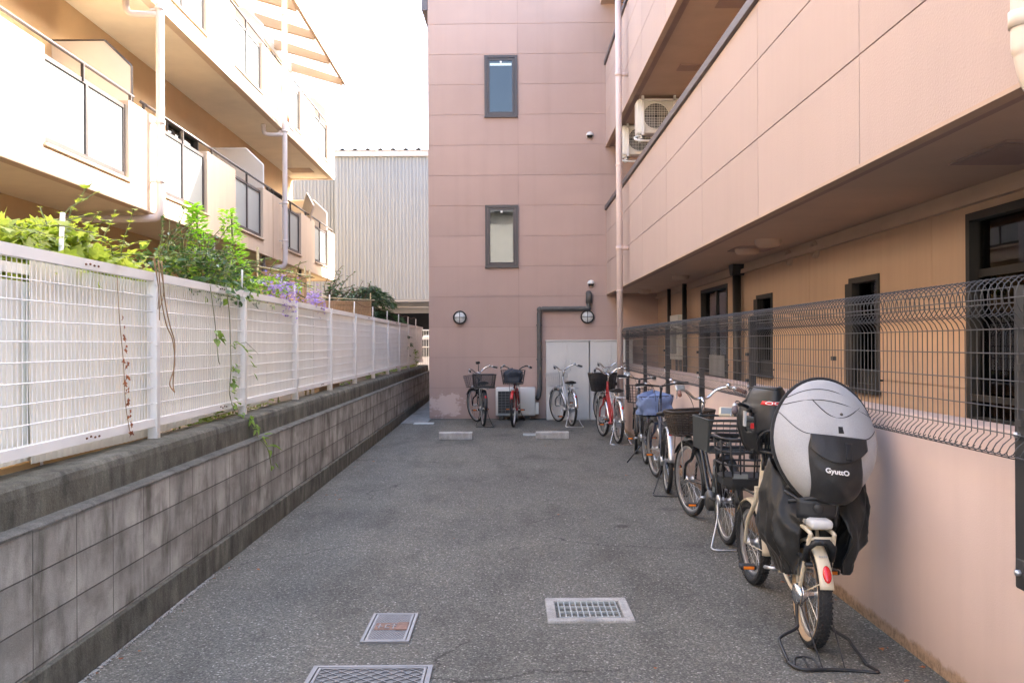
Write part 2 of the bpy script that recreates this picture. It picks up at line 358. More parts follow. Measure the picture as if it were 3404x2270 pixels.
# ------------------------------------------------------------------ geometry helpers
FR = {'W': (Matrix.Identity(4)), 'L': Matrix.Rotation(.0095, 4, 'Z'),
      'T': Matrix.Translation((0, 18.85, 0)) @ Matrix.Rotation(R(-1.2), 4, 'Z')}
ORG = {}
class MB:
    def __init__(s): s.v = []; s.f = []; s.m = []; s.mi = 0; s.sm = []; s.smooth = False
    def add(s, vs_, fs_):
        o = len(s.v); s.v += [Vector(p) for p in vs_]
        for f in fs_: s.f.append([i+o for i in f]); s.m.append(s.mi); s.sm.append(s.smooth)
        return s
    def box(s, x0, x1, y0, y1, z0, z1, T=None):
        if x0 > x1: x0, x1 = x1, x0
        if y0 > y1: y0, y1 = y1, y0
        if z0 > z1: z0, z1 = z1, z0
        vs_ = [Vector(p) for p in ((x0,y0,z0),(x1,y0,z0),(x1,y1,z0),(x0,y1,z0),(x0,y0,z1),(x1,y0,z1),(x1,y1,z1),(x0,y1,z1))]
        if T is not None: vs_ = [T @ p for p in vs_]
        k = s.smooth; s.smooth = False
        s.add(vs_, [(0,3,2,1),(4,5,6,7),(0,1,5,4),(1,2,6,5),(2,3,7,6),(3,0,4,7)]); s.smooth = k; return s
    def rbox(s, x0, x1, y0, y1, z0, z1, r=.01, T=None):
        """box with its vertical and top edges rounded by stacked outlines"""
        def ring(ins, z):
            pts = []
            a0, a1, b0, b1 = x0+ins, x1-ins, y0+ins, y1-ins; rr = max(.0005, r)
            for cx, cy, st in ((a1-rr, b1-rr, 0), (a0+rr, b1-rr, 90), (a0+rr, b0+rr, 180), (a1-rr, b0+rr, 270)):
                for k in range(4):
                    a = R(st+30*k); pts.append(Vector((cx+rr*math.cos(a), cy+rr*math.sin(a), z)))
            return pts
        rings = [ring(r, z0), ring(r*.29, z0+r*.29), ring(0, z0+r), ring(0, z1-r), ring(r*.29, z1-r*.29), ring(r, z1)]
        vs_ = [p for q in rings for p in q]
        if T is not None: vs_ = [T @ p for p in vs_]
        n = 16; fs_ = [list(range(n))[::-1], list(range(5*n, 6*n))]
        for k in range(5):
            for i in range(n): j = (i+1) % n; fs_.append((k*n+i, k*n+j, (k+1)*n+j, (k+1)*n+i))
        k = s.smooth; s.smooth = True; s.add(vs_, fs_); s.smooth = k; return s
    def tube(s, pts, r, n=8, closed=False, caps=True):
        pts = [Vector(p) for p in pts]; N_ = len(pts)
        rs = r if isinstance(r, (list, tuple)) else [r]*N_
        tan = []
        for i in range(N_):
            a = pts[i-1] if (i or closed) else pts[i]; b = pts[(i+1) % N_] if (i < N_-1 or closed) else pts[i]
            t = (b-a); tan.append(t.normalized() if t.length > 1e-9 else Vector((0, 0, 1)))
        u = tan[0].orthogonal().normalized(); vs_ = []
        for i in range(N_):
            u = (u - tan[i]*u.dot(tan[i]))
            u = u.normalized() if u.length > 1e-6 else tan[i].orthogonal().normalized()
            w = tan[i].cross(u)
            for k in range(n):
                a = 2*math.pi*(k+.5)/n; vs_.append(pts[i]+(u*math.cos(a)+w*math.sin(a))*rs[i])
        fs_ = []
        for i in range(N_ if closed else N_-1):
            i2 = (i+1) % N_
            for k in range(n): k2 = (k+1) % n; fs_.append((i*n+k, i*n+k2, i2*n+k2, i2*n+k))
        if caps and not closed: fs_ += [list(range(n))[::-1], list(range((N_-1)*n, N_*n))]
        k = s.smooth; s.smooth = n > 4; s.add(vs_, fs_); s.smooth = k; return s
    def lathe(s, prof, n=24, T=None, axis='Z'):
        """prof: list of (radius, height)"""
        vs_ = []; fs_ = []
        for r, h in prof:
            for k in range(n):
                a = 2*math.pi*k/n
                p = Vector((r*math.cos(a), r*math.sin(a), h))
                if axis == 'X': p = Vector((p.z, p.x, p.y))
                if axis == 'Y': p = Vector((p.y, p.z, p.x))
                vs_.append(T @ p if T is not None else p)
        for i in range(len(prof)-1):
            for k in range(n): k2 = (k+1) % n; fs_.append((i*n+k, i*n+k2, (i+1)*n+k2, (i+1)*n+k))
        k = s.smooth; s.smooth = True; s.add(vs_, fs_); s.smooth = k; return s
    def grid(s, fn, nu, nv, close_u=False):
        vs_ = [fn(i/nu, j/nv) for j in range(nv+1) for i in range(nu if close_u else nu+1)]
        w = nu if close_u else nu+1
        fs_ = [(j*w+i, j*w+(i+1) % w, (j+1)*w+(i+1) % w, (j+1)*w+i) for j in range(nv) for i in range(nu)]
        k = s.smooth; s.smooth = True; s.add(vs_, fs_); s.smooth = k; return s
    def prism(s, poly, d0, d1, f):
        """poly in 2d extruded from d0 to d1, f(u,v,d) -> point"""
        n = len(poly); vs_ = [f(u, v, d0) for u, v in poly]+[f(u, v, d1) for u, v in poly]
        s.add(vs_, [list(range(n))[::-1], list(range(n, 2*n))]+[(i, (i+1) % n, n+(i+1) % n, n+i) for i in range(n)]); return s
    def sphere(s, c, r, n=12, sc=(1, 1, 1)):
        c = Vector(c); m_ = n//2
        def fn(u, v):
            a = 2*math.pi*u; b = math.pi*(v-.5)
            return c+Vector((math.cos(a)*math.cos(b)*r*sc[0], math.sin(a)*math.cos(b)*r*sc[1], math.sin(b)*r*sc[2]))
        return s.grid(fn, n, m_, True)
    def xf(s, T, start=0):
        for i in range(start, len(s.v)): s.v[i] = T @ s.v[i]
        return s
    def build(s, name, mats, parent=None, frame='W', origin=None, label=None, solid=0, bevel=0, sub=0):
        me = bpy.data.meshes.new(name)
        root = parent
        while root is not None and root.parent is not None: root = root.parent
        o3 = ORG.get(root.name, Vector((0, 0, 0))) if root is not None else Vector(origin or (0, 0, 0))
        me.from_pydata([tuple(p-o3) for p in s.v], [], s.f)
        if not isinstance(mats, (list, tuple)): mats = [mats]
        for m_ in mats: me.materials.append(MATS[m_])
        for p, mi, sm in zip(me.polygons, s.m, s.sm): p.material_index = mi; p.use_smooth = sm
        me.update()
        ob = bpy.data.objects.new(name, me); COL.objects.link(ob)
        if parent is not None: ob.parent = parent
        else:
            ob.matrix_world = FR[frame] @ Matrix.Translation(o3); ORG[ob.name] = o3
        if solid:
            q = ob.modifiers.new('thickness', 'SOLIDIFY'); q.thickness = solid; q.offset = 0
        if bevel:
            q = ob.modifiers.new('edge', 'BEVEL'); q.width = bevel; q.segments = 2; q.limit_method = 'ANGLE'; q.angle_limit = R(40)
        if sub:
            q = ob.modifiers.new('smooth', 'SUBSURF'); q.levels = sub; q.render_levels = sub
        if label: ob['label'] = label
        return ob
def tag(o, label, cat, group=None, kind=None):
    o['label'] = label; o['category'] = cat
    if group: o['group'] = group
    if kind: o['kind'] = kind
    return o
def thing(name, label, cat, p=(0, 0, 0), frame='W', rot=(0, 0, 0), group=None, local=False):
    o = bpy.data.objects.new(name, None); COL.objects.link(o); o.empty_display_size = .2
    o.matrix_world = FR[frame] @ Matrix.Translation(p) @ Euler(rot).to_matrix().to_4x4()
    ORG[o.name] = Vector((0, 0, 0)) if local else Vector(p)
    return tag(o, label, cat, group)
def struct(o, name=None): o['kind'] = 'structure'; return o
def copy_tree(o, parent=None):
    c = o.copy(); COL.objects.link(c)
    if parent is not None: c.parent = parent
    for ch in list(o.children): copy_tree(ch, c)
    return c
def smooth_pts(pts, k=6):
    """Catmull-Rom through pts"""
    P = [Vector(p) for p in pts]; P = [2*P[0]-P[1]]+P+[2*P[-1]-P[-2]]; out = []
    for i in range(1, len(P)-2):
        a, b, c, d = P[i-1:i+3]
        for j in range(k):
            t = j/k; out.append(.5*((2*b)+(c-a)*t+(2*a-5*b+4*c-d)*t*t+(3*b-a-3*c+d)*t**3))
    out.append(P[-2]); return out
def cut(rects, holes):
    """subtract holes from a list of (u0,u1,v0,v1)"""
    for h in holes:
        out = []
        for r in rects:
            if h[0] >= r[1] or h[1] <= r[0] or h[2] >= r[3] or h[3] <= r[2]: out.append(r); continue
            u0, u1 = max(r[0], h[0]), min(r[1], h[1])
            if r[0] < u0: out.append((r[0], u0, r[2], r[3]))
            if u1 < r[1]: out.append((u1, r[1], r[2], r[3]))
            if r[2] < h[2]: out.append((u0, u1, r[2], h[2]))
            if h[3] < r[3]: out.append((u0, u1, h[3], r[3]))
        rects = out
    return rects
def text_mesh(txt, size, depth=.002):
    cu = bpy.data.curves.new('lettering', 'FONT'); cu.body = txt; cu.size = size; cu.extrude = depth
    cu.align_x = 'CENTER'; cu.align_y = 'CENTER'; cu.resolution_u = 4
    ob = bpy.data.objects.new('lettering', cu); COL.objects.link(ob)
    dg = bpy.context.evaluated_depsgraph_get(); dg.update()
    me = bpy.data.meshes.new_from_object(ob.evaluated_get(dg))
    v = [p.co.copy() for p in me.vertices]; f = [list(q.vertices) for q in me.polygons]
    bpy.data.objects.remove(ob); bpy.data.curves.remove(cu); bpy.data.meshes.remove(me)
    return v, f
rnd = random.uniform
# ------------------------------------------------------------------ ground
g = MB().box(-150, 150, -60, 400, -.5, -.012).build('ground', 'apronconc'); struct(g)
lot = MB()
nx, ny = 40, 110
def lotpt(u, v):
    x = -2.25+u*5.6; y = -6+v*24.95
    d = math.hypot((x-.45)/.9, (y-5.35)/.8)
    z = -.012*math.exp(-d*d*1.2)+.004*mn.noise(Vector((x*1.3, y*.6, 0)))
    return (x, y, z)
lot.grid(lotpt, nx, ny); lot.build('parking_lot', 'asphalt').__setitem__('kind', 'structure')
al = MB().box(-2.6, -1.62, 17.75, 27, -.01, .012); al.box(-1.7, 8, 18.9, 27, -.01, .006)
struct(al.build('alley_path', 'apronconc'))
ter = MB().box(-24, -2.3, -8, 31, -.4, .80); struct(ter.build('terrace_ground', 'earth', frame='L'))
road = MB().box(-40, 40, -14, -6, -.3, -.004); struct(road.build('road', 'asphalt'))
corr = MB().box(2.14, 3.2, -1, 18.8, 0, .03); struct(corr.build('corridor_floor', 'apronconc'))

# ------------------------------------------------------------------ left retaining wall
bw = thing('block_wall', 'weathered grey concrete block wall with a stepped ledge below the white mesh fence', 'wall', (-1.98, 9.89, 0), 'L')
MB().box(-1.98, -2.055, -2.11, 25.89, .0, .768).build('block_course', 'block', bw)
MB().box(-1.952, -1.981, -2.11, 25.89, 0, .172).build('footing', 'retaining', bw, bevel=.006)
lg = MB()
def ledgep(u, v):
    y = -2.11+28*v; a = 2*math.pi*u
    return None
pf = [(-1.976, .768), (-1.977, .777), (-1.990, .785), (-2.055, .788), (-2.055, .768)]
nseg = 260
def lfn(i, j):
    y = -2.11+28*j/nseg; x, z = pf[i]
    q = mn.noise(Vector((i*2.1, y*9, 3)))*.004+mn.noise(Vector((i*3.1, y*28, 1)))*.002
    return (x+q if i < 3 else x, y, z+(q if i in (1, 2) else 0))
lg.v = [Vector(lfn(i, j)) for j in range(nseg+1) for i in range(5)]
for j in range(nseg):
    for i in range(4): lg.f.append([j*5+i, j*5+i+1, j*5+5+i+1, j*5+5+i]); lg.m.append(0); lg.sm.append(False)
lg.build('ledge', 'ledge', bw)
up = MB()
pf2 = [(-2.05, .70), (-2.053, .905), (-2.060, .94), (-2.08, .957), (-2.20, .958), (-2.29, .955), (-2.31, .70)]
def ufn(i, j):
    y = -2.11+28*j/nseg; x, z = pf2[i]
    q = mn.noise(Vector((i*1.7, y*7, 9)))*.005+mn.noise(Vector((i*3.1, y*25, 1)))*.0025
    return (x+(q if 0 < i < 4 else 0), y, z+(q if 1 < i < 6 else 0))
up.v = [Vector(ufn(i, j)) for j in range(nseg+1) for i in range(7)]
for j in range(nseg):
    for i in range(6): up.f.append([j*7+i, j*7+i+1, j*7+7+i+1, j*7+7+i]); up.m.append(0); up.sm.append(False)
up.build('upper_wall', 'retaining', bw)

# ------------------------------------------------------------------ white mesh fence on it
FX = -2.215
wf = thing('white_mesh_fence', 'long white welded mesh fence of framed panels on the concrete wall', 'fence', (FX, 9.86, .945), 'L')
posts = [3.86+2*k for k in range(-1, 11)]
for k, y in enumerate(posts):
    b = MB(); b.rbox(FX-.028, FX+.035, y-.03, y+.03, .93, 1.995, .006); b.box(FX-.03, FX+.037, y-.032, y+.032, 1.995, 2.012)
    for z in (1.18, 1.55, 1.93): b.tube([(FX+.034, y-.045, z), (FX+.044, y-.045, z)], .007, 6)
    pst = b.build('post', 'whitepaint', wf)
    if y > 7:
        MB().tube([(FX, y, 2.0), (FX+.004, y+.005, 2.19)], .009, 6).build('rod', 'whitepaint', pst)
y0f = posts[0]
for k in range(len(posts)):
    ya, yb = posts[k]+.032, posts[k]+1.968
    b = MB(); b.mi = 0
    for z0, z1 in ((1.955, 2.01), (1.035, 1.085)): b.box(FX-.018, FX+.022, ya, yb, z0, z1)
    for z in [1.085+.0967*i for i in range(1, 9)]: b.tube([(FX+.008, ya-.01, z), (FX+.008, yb+.01, z)], .0032, 4, caps=False)
    nv = 44
    for i in range(nv):
        y = ya+.02+(yb-ya-.04)*i/(nv-1); b.tube([(FX, y, 1.05), (FX, y, 1.99)], .0028, 4, caps=False)
    b.mi = 1
    if k in (0, 1, 2, 4, 6, 8):
        for z in (1.985, 1.06):
            y = ya+(.98 if k == 1 else 1.3)
            for i in range(4): b.sphere((FX+.023, y+.05*i, z+rnd(-.006, .006)), .011, 6, (.4, 1.3, .6))
    b.build('mesh_panel', ['whitewire', 'rust'], wf)
# strand wire on the far rods
b = MB()
pts = []
for y in posts[6:]:
    pts += [(FX, y, 2.20), (FX+rnd(-.02, .02), y+.7, 2.17+rnd(-.03, .03)), (FX+rnd(-.02, .02), y+1.3, 2.18+rnd(-.03, .03))]
b.tube(smooth_pts(pts[:-2], 4), .004, 4); b.build('strand_wire', 'rust', wf)

def corrugated(name, label, y0, y1, z0, z1, m, x=-2.275, pitch=.063, amp=.0055, sag=0, skew=0, **k):
    n = int((y1-y0)/pitch*4); vs_ = []; fs_ = []
    for j in range(5):
        for i in range(n+1):
            t = i/n; y = y0+(y1-y0)*t; ph = (i % 4)
            off = (0, amp, amp, 0)[ph]
            z = z0+(z1-z0)*j/4+skew*t+(sag*mn.noise(Vector((y*.8, j, 0))) if j in (0, 4) else 0)
            vs_.append((x-off+.02*mn.noise(Vector((y*.7, z, 5))), y, z))
    w = n+1
    for j in range(4):
        for i in range(n): fs_.append((j*w+i, j*w+i+1, j*w+w+i+1, j*w+w+i))
    o = MB().add(vs_, fs_).build(name, m, frame='L', origin=(x, (y0+y1)/2, z0), solid=.0025)
    return tag(o, label, 'plastic sheet', 'corrugated sheets wired behind the white fence')
corrugated('corrugated_sheet', 'pale greenish corrugated sheet doubled over in the nearest fence bay', 1.9, 4.72, .99, 1.86, 'polygreen', x=-2.30)
corrugated('corrugated_sheet', 'cream corrugated sheet with dead red ivy climbing over it', 4.45, 6.9, .97, 1.96, 'polycream', x=-2.27, sag=.02)
corrugated('corrugated_sheet', 'cream corrugated sheet behind the hanging green vine', 6.8, 9.0, .99, 1.95, 'polycream', x=-2.275, sag=.015)
corrugated('corrugated_sheet', 'cream corrugated sheet with a grey weathered patch past the hanging vine', 8.9, 11.2, 1.02, 1.95, 'polycream', x=-2.27, sag=.015)
o = MB()
yy = 11.1
while yy < 25.6:
    o.box(-2.268+rnd(-.004, .004), -2.262+rnd(-.003, .003), yy, min(yy+.9, 25.7), 1.03+rnd(-.01, .02), 1.95+rnd(-.01, .01)); yy += .9
tag(o.build('privacy_board', 'polypink', frame='L', origin=(-2.265, 18, 1.0)), 'long run of flat pinkish white privacy boards behind the far fence bays', 'board')
# second, lower fence frame standing on the terrace behind the first bay
b = thing('inner_fence', 'white tube fence frame leaning behind the nearest corrugated sheet', 'fence', (-2.36, 4.65, .85), 'L')
MB().tube([(-2.345, 4.65, .85), (-2.345, 4.65, 1.93)], .03, 8).build('post', 'whitepaint', b)
MB().tube([(-2.375, 4.85, .85), (-2.375, 5.0, 2.27)], .013, 8).build('stake', 'whitepaint', b)
MB().box(-2.36, -2.33, 1.5, 4.62, 1.90, 1.95).build('rail', 'whitepaint', b)
b = MB().box(-2.32, -2.42, -2, 6.2, .80, .985); 
tag(b.build('planter_edge', 'ochre', frame='L', origin=(-2.37, 2, .8), bevel=.01), 'low ochre rendered upstand behind the near end of the white fence', 'wall')

# ------------------------------------------------------------------ left apartment building (frame L)
BF = -4.75; BW = -5.95; BE = 26.3; B0 = -4.0
lb = thing('apartment_building', 'cream apartment block with long balconies, frosted panels and brown handrails', 'building', (-6, 11, .8), 'L')
w = MB(); doors = [(5.3, 7.3), (8.2, 9.9), (13.0, 14.9), (16.4, 18.1), (20.0, 21.9), (23.3, 25.0)]
holes = [(a, c, z+.05, z+2.05) for a, c in doors for z in (3.55, 6.45)]+[(a, c, 1.0, 2.7) for a, c in doors[2:4]]
for r in cut([(B0, BE, .5, 9.25)], holes): w.box(BW, BW-.2, r[0], r[1], r[2], r[3])
w.box(BW-.2, -15, BE-.2, BE, .5, 9.25); w.box(BW-.2, -15, B0, B0+.2, .5, 9.25); w.box(-15, -14.8, B0+.2, BE-.2, .5, 9.25)
w.box(BW-.25, -14.8, B0+.2, BE-.2, 6.2, 6.4); w.box(BW-.25, -14.8, B0+.2, BE-.2, 3.3, 3.5)
w.box(BW-1.0, BW-1.1, B0+.2, BE-.2, .5, 9.2)
w.build('wall', 'lb_wall', lb)
MB().box(BW+.02, -15.1, B0-.1, BE+.02, 9.25, 9.45).build('roof', 'lb_roof_shadeband', lb)
for a, c, z0, z1 in holes:
    f = MB(); x = BW-.06
    f.box(x-.05, x+.08, a, a+.05, z0, z1); f.box(x-.05, x+.08, c-.05, c, z0, z1); f.box(x-.05, x+.08, a+.05, c-.05, z1-.05, z1)
    f.box(x-.05, x+.08, a+.05, c-.05, z0, z0+.06); m_ = (a+c)/2; f.box(x-.02, x+.03, m_-.03, m_+.03, z0+.06, z1-.05)
    wo = f.build('window', 'lb_rail', lb)
    MB().box(x-.006, x+.006, a+.05, c-.05, z0+.06, z1-.05).build('pane', 'pane', wo)
    cu = MB(); cu.grid(lambda u, v: (x-.12+.02*math.sin(u*60), a+.06+(c-a-.12)*u*.55, z0+.08+(z1-z0-.1)*v), 60, 2)
    cu.build('curtain', 'curtain', wo)
panes = [(6.1, 8.1), (9.62, 11.79), (12.93, 14.92), (16.5, 18.4), (20.0, 21.9), (23.5, 25.3)]
for lvl, zb in ((0, 3.35), (1, 6.25)):
    zt = zb+1.34
    bal = MB(); 
    bal.mi = 0
    ph = [(a, c, zb+.33, zb+1.5) for a, c in panes]
    for r in cut([(B0, BE, zb+.001, zt)], ph): bal.box(BF, BF-.14, r[0], r[1], r[2], r[3])
    for r in cut([(BW, BF-.14, zb+.001, zt)], [(BW+.1, BF-.3, zb+.4, zb+1.25)] if lvl else []): bal.box(r[0], r[1], BE-.14, BE, r[2], r[3])
    for a, c in panes:   # sloped sills of the openings
        bal.prism([(BF-.13, zb+.36), (BF+.035, zb+.315), (BF+.035, zb+.285), (BF-.13, zb+.28)], a-.03, c+.03, lambda u, v, d: (u, d, v))
    bal.mi = 1
    bal.box(BW, BF-.141, B0, BE-.141, zb+.02, zb+.18)
    bal.box(BF-.141, BF-.19, B0, BE-.15, zb+.18, zb+.28)
    if lvl: 
        bal.mi = 2; bal.box(BF+.004, BF-.1, 15.0, BE+.004, zb+.06, zb+.27)  # grey strip on the slab's front edge: shade painted in as colour
    bal.mi = 3
    for y in (12.2, 19.2): bal.box(BF+.003, BF-.05, y-.02, y+.02, zb+.01, zt-.02)
    bo = bal.build('balcony', ['lb_parapet', 'lb_soffit', 'lb_roof_shadeband', 'beam'], lb, bevel=.006)
    for a, c in panes:
        f = MB(); z0, z1 = zb+.36, zb+1.28; xf = BF-.05; f.mi = 0
        f.box(xf, xf-.05, a, a+.045, z0, z1); f.box(xf, xf-.05, c-.045, c, z0, z1); m_ = (a+c)/2
        f.box(xf, xf-.05, a+.045, c-.045, z1-.05, z1); f.box(xf, xf-.05, a+.045, c-.045, z0, z0+.05); f.box(xf+.004, xf-.05, m_-.03, m_+.03, z0+.05, z1-.05)
        po = f.build('frosted_panel', 'brownframe', bo)
        # panes are the panel's glass: second material of the same sub-part
        me = po.data; me.materials.append(MATS['frost'])
        gl = MB().box(xf-.02, xf-.03, a+.045, m_-.03, z0+.05, z1-.05).box(xf-.02, xf-.03, m_+.03, c-.045, z0+.05, z1-.05)
        f2 = MB(); f2.v = f.v+gl.v; f2.f = f.f+[[i+len(f.v) for i in q] for q in gl.f]; f2.m = [0]*len(f.f)+[1]*len(gl.f); f2.sm = [False]*len(f2.f)
        bpy.data.objects.remove(po); po = f2.build('frosted_panel', ['brownframe', 'frost'], bo)
    rl = MB(); zr = zt+.11; xr = BF-.05
    rl.tube([(xr, B0, zr), (xr, 12.05, zr)], .021, 8); rl.tube([(xr, 12.3, zr), (xr, 19.1, zr)], .021, 8); rl.tube([(xr, 19.3, zr), (xr, BE-.1, zr), (BW+.1, BE-.1, zr)], .021, 8)
    y = 5.0
    for y in [5, 6.6, 8.3, 10.6, 11.95, 12.4, 13.9, 15.3, 17.4, 18.95, 19.4, 21, 22.6, 24.4, 26.1]: rl.box(xr-.018, xr+.018, y-.012, y+.012, zt-.1, zr)
    if lvl: rl.tube([(xr, 22.5, zt-.12), (xr, BE-.1, zt-.12)], .012, 6)
    rl.build('handrail', 'lb_rail', bo)
    for yq in (12.25, 19.0, 25.9):
        pt = MB(); zf = zb+.18; h = 2.07
        pt.prism([(BW, zf), (BF-.15, zf), (BF-.15, zf+h-.34), (BF-.5, zf+h), (BW, zf+h)], yq-.012, yq+.012, lambda u, v, d: (u, d, v))
        pt.mi = 1
        for p, q in (((BF-.15, zf), (BF-.15, zf+h-.34)), ((BF-.15, zf+h-.34), (BF-.5, zf+h)), ((BF-.5, zf+h), (BW, zf+h))):
            pt.tube([(p[0], yq, p[1]), (q[0], yq, q[1])], .02, 4)
        pt.build('balcony_partition', ['lb_board', 'lb_rail' if yq < 13 else 'whitepaint'], bo)
    hc = MB().box(BF-.95, BF-.35, 24.6, 25.2, zb+.005, zb+.02); hc.build('soffit_hatch', 'beam', bo)
# top storey canopy of beams and clear sheets
cn = MB(); cn.mi = 0
zo, zi = 9.08, 9.55
for y in [14.6+1.93*k for k in range(6)]+[BE-.06]:
    cn.prism([(BF+.25, zo-.14), (BF+.25, zo+.05), (BW, zi+.05), (BW, zi-.20)], y-.06, y+.06, lambda u, v, d: (u, d, v))
cn.box(BF+.25, BF+.33, 14.4, BE+.1, zo-.09, zo+.07)
cno = cn.build('canopy', 'beam', lb)
MB().prism([(BF+.26, zo+.055), (BF+.26, zo+.062), (BW, zi+.062), (BW, zi+.055)], 14.4, BE+.1, lambda u, v, d: (u, d, v)).build('canopy_sheet', 'canopysheet', cno)
# drain pipes on the front
for y, zlow, zarm in ((12.52, 3.27, 0), (19.72, 3.2, 5.9)):
    p = MB(); x = BF+.13; r = .055
    p.tube(smooth_pts([(x, y, 9.3), (x, y, 7), (x, y, 4), (x, y, zlow+.22), (x-.03, y+.0, zlow+.05), (x-.18, y, zlow), (x-.9, y, zlow), (x-1.6, y, zlow+.02)], 5), r, 10)
    for z in (8.6, 6.1, 4.55, 3.75):
        p.tube([(x, y, z), (x, y, z+.05)], r+.012, 10); p.box(BF, x, y-.015, y+.015, z+.01, z+.03)
    p.tube(smooth_pts([(x-.02, y, 6.05), (x-.3, y, 6.05), (x-.42, y-.05, 6.08), (x-.44, y-.06, 6.26)], 5), .045, 8)
    p.build('drain_pipe', 'lilacpipe', lb)
# undercroft posts and shade wall
for y in (15.5, 18.8, 22.2): MB().tube([(BF-.1, y, .8), (BF-.1, y, 3.36)], .04, 8).build('post', 'darkpipe', lb)
# laundry and folding frame
t = thing('laundry', 'white and orange laundry hung over the upper balcony rail', 'laundry', (BF, 20.2, 7.3), 'L')
lx = BF+.02
c = MB(); c.grid(lambda u, v: (lx+.05*math.sin(u*7)+.03*v, 20.05+.8*u, 7.66-1.05*v*(1-.25*math.sin(u*5))), 16, 10); c.build('sheet', 'laundry', t, solid=.008)
c = MB(); c.grid(lambda u, v: (lx+.04+.04*math.sin(u*6+1), 20.0+.3*u+.08*v, 7.3-.8*v), 10, 8); c.build('towel', 'laundry_orange', t, solid=.008)
t = MB().box(-.02, .02, -.42, .42, -.24, .24).xf(Matrix.Translation((BF-.1, 23.2, 5.0)) @ Euler((.55, .1, .5)).to_matrix().to_4x4())
tag(t.build('drying_board', 'lb_board', frame='L', origin=(BF-.1, 23.2, 4.8)), 'grey board tilted on the handrail near the far end of the lower balcony', 'board')

# ------------------------------------------------------------------ far shed
sh = thing('metal_shed', 'pale ribbed metal shed with wavy roof edge and a dark open bay below', 'shed', (-2, 32, 0))
def ribs(x0, x1, z0, z1, y):
    m_ = MB(); pr = []
    x = x0
    while x < x1: pr += [(x, y), (x+.062, y), (x+.072, y-.034), (x+.112, y-.034), (x+.122, y)]; x += .122
    n = len(pr); m_.add([(p[0], p[1], z0) for p in pr]+[(p[0], p[1], z1) for p in pr], [(i, i+1, n+i+1, n+i) for i in range(n-1)]); return m_
ribs(-6.08, 5, 3.1, 8.08, 32).build('cladding', 'shedwall', sh)
ribs(-13, -6.10, 2.0, 7.35, 32.3).build('low_cladding', 'shedwall', sh)
MB().box(-13, -6.1, 32.4, 46, 0, 7.3).box(-6.08, 8, 32.1, 46, 3.3, 8.2).build('body', 'shedgrey', sh)
MB().box(-6.1, 5, 31.86, 32.06, 8.08, 8.27).build('trim', 'shedtrim', sh)
rf = MB(); x = -6.1; pr = []
while x < 5: pr += [(x, 8.275), (x+.22, 8.275), (x+.30, 8.34), (x+.35, 8.34), (x+.43, 8.275)]; x += .44
n = len(pr); rf.add([(p[0], 31.8, p[1]) for p in pr]+[(p[0], 46, p[1]+.9) for p in pr], [(i, i+1, n+i+1, n+i) for i in range(n-1)]); rf.build('roof', 'shedtrim', sh, solid=.006)
MB().box(-6.1, 5, 32.0, 33, 3.02, 3.098).box(-6.1, 5, 33.0, 33.2, 2.65, 3.1).build('lintel', 'shedgrey', sh)
MB().box(-6.1, 8, 38, 38.1, 0, 3.3).box(-6.1, -6.0, 32.3, 38, 0, 3.3).build('bay_wall', 'sheddark', sh)
MB().tube([(-5, 32.6, 2.85), (-2.2, 32.6, 2.85)], .03, 6).build('lamp_tube', 'shedtrim', sh)
# white gate and van beyond the alley
gt = thing('mesh_gate', 'white mesh gate closing the far end of the narrow alley', 'gate', (-2, 27.2, 0))
b = MB()
for z in (.05, .8, 1.45, 1.95): b.tube([(-2.75, 27.2, z), (-1.3, 27.2, z)], .018, 6)
b.build('frame', 'whitepaint', gt)
b = MB()
for i in range(22): b.tube([(-2.75+i*.068, 27.2, .05), (-2.75+i*.068, 27.2, 1.95)], .006, 4)
b.build('bars', 'whitewire', gt)
vn = thing('parked_van', 'white van parked beyond the alley gate', 'van', (-2.2, 31, 0))
def vanp(d): return [(-.7, .35), (-.72, .95), (-.62, 1.15), (-.52, 1.72), (-.44, 1.82), (.44, 1.82), (.52, 1.72), (.62, 1.15), (.72, .95), (.7, .35)]
MB().prism(vanp(0), 29.2, 31.5, lambda u, v, d: (-2.3+u, d, v)).build('body', 'cabinet', vn, bevel=.05)
MB().box(-2.3-.48, -2.3+.48, 29.17, 29.2, 1.15, 1.68).build('windscreen', 'acdark', vn)
for sx in (-.66, .66):
    for y in (29.6, 31.1): MB().lathe([(.28, -.08), (.3, -.05), (.3, .05), (.28, .08)], 16, Matrix.Translation((-2.3+sx, y, .3)), 'X').build('wheel', 'tyre', vn)
ms = MB()
for sx, sy in ((-1, -1), (1, -1), (1, 1), (-1, 1)): ms.tube([(-23+sx*1.3, 240+sy*1.3, 0), (-23+sx*.4, 240+sy*.4, 54)], .12, 4)
for k in range(12):
    z = 30+k*2; q = 1.3-.9*z/54
    for a, c in (((-1, -1), (1, -1)), ((1, -1), (1, 1)), ((1, 1), (-1, 1)), ((-1, 1), (-1, -1))):
        ms.tube([(-23+a[0]*q, 240+a[1]*q, z), (-23+c[0]*q, 240+c[1]*q, z+2)], .07, 3)
for z in (48, 51): ms.box(-24.2, -21.8, 239, 241, z, z+.25)
for dx in (-1.1, 1.1): ms.box(-23+dx-.2, -23+dx+.2, 238.8, 239.1, 46, 50)
tag(ms.build('antenna_mast', 'ironpale', origin=(-23, 240, 0)), 'faint lattice antenna mast rising far beyond the shed roof', 'mast')

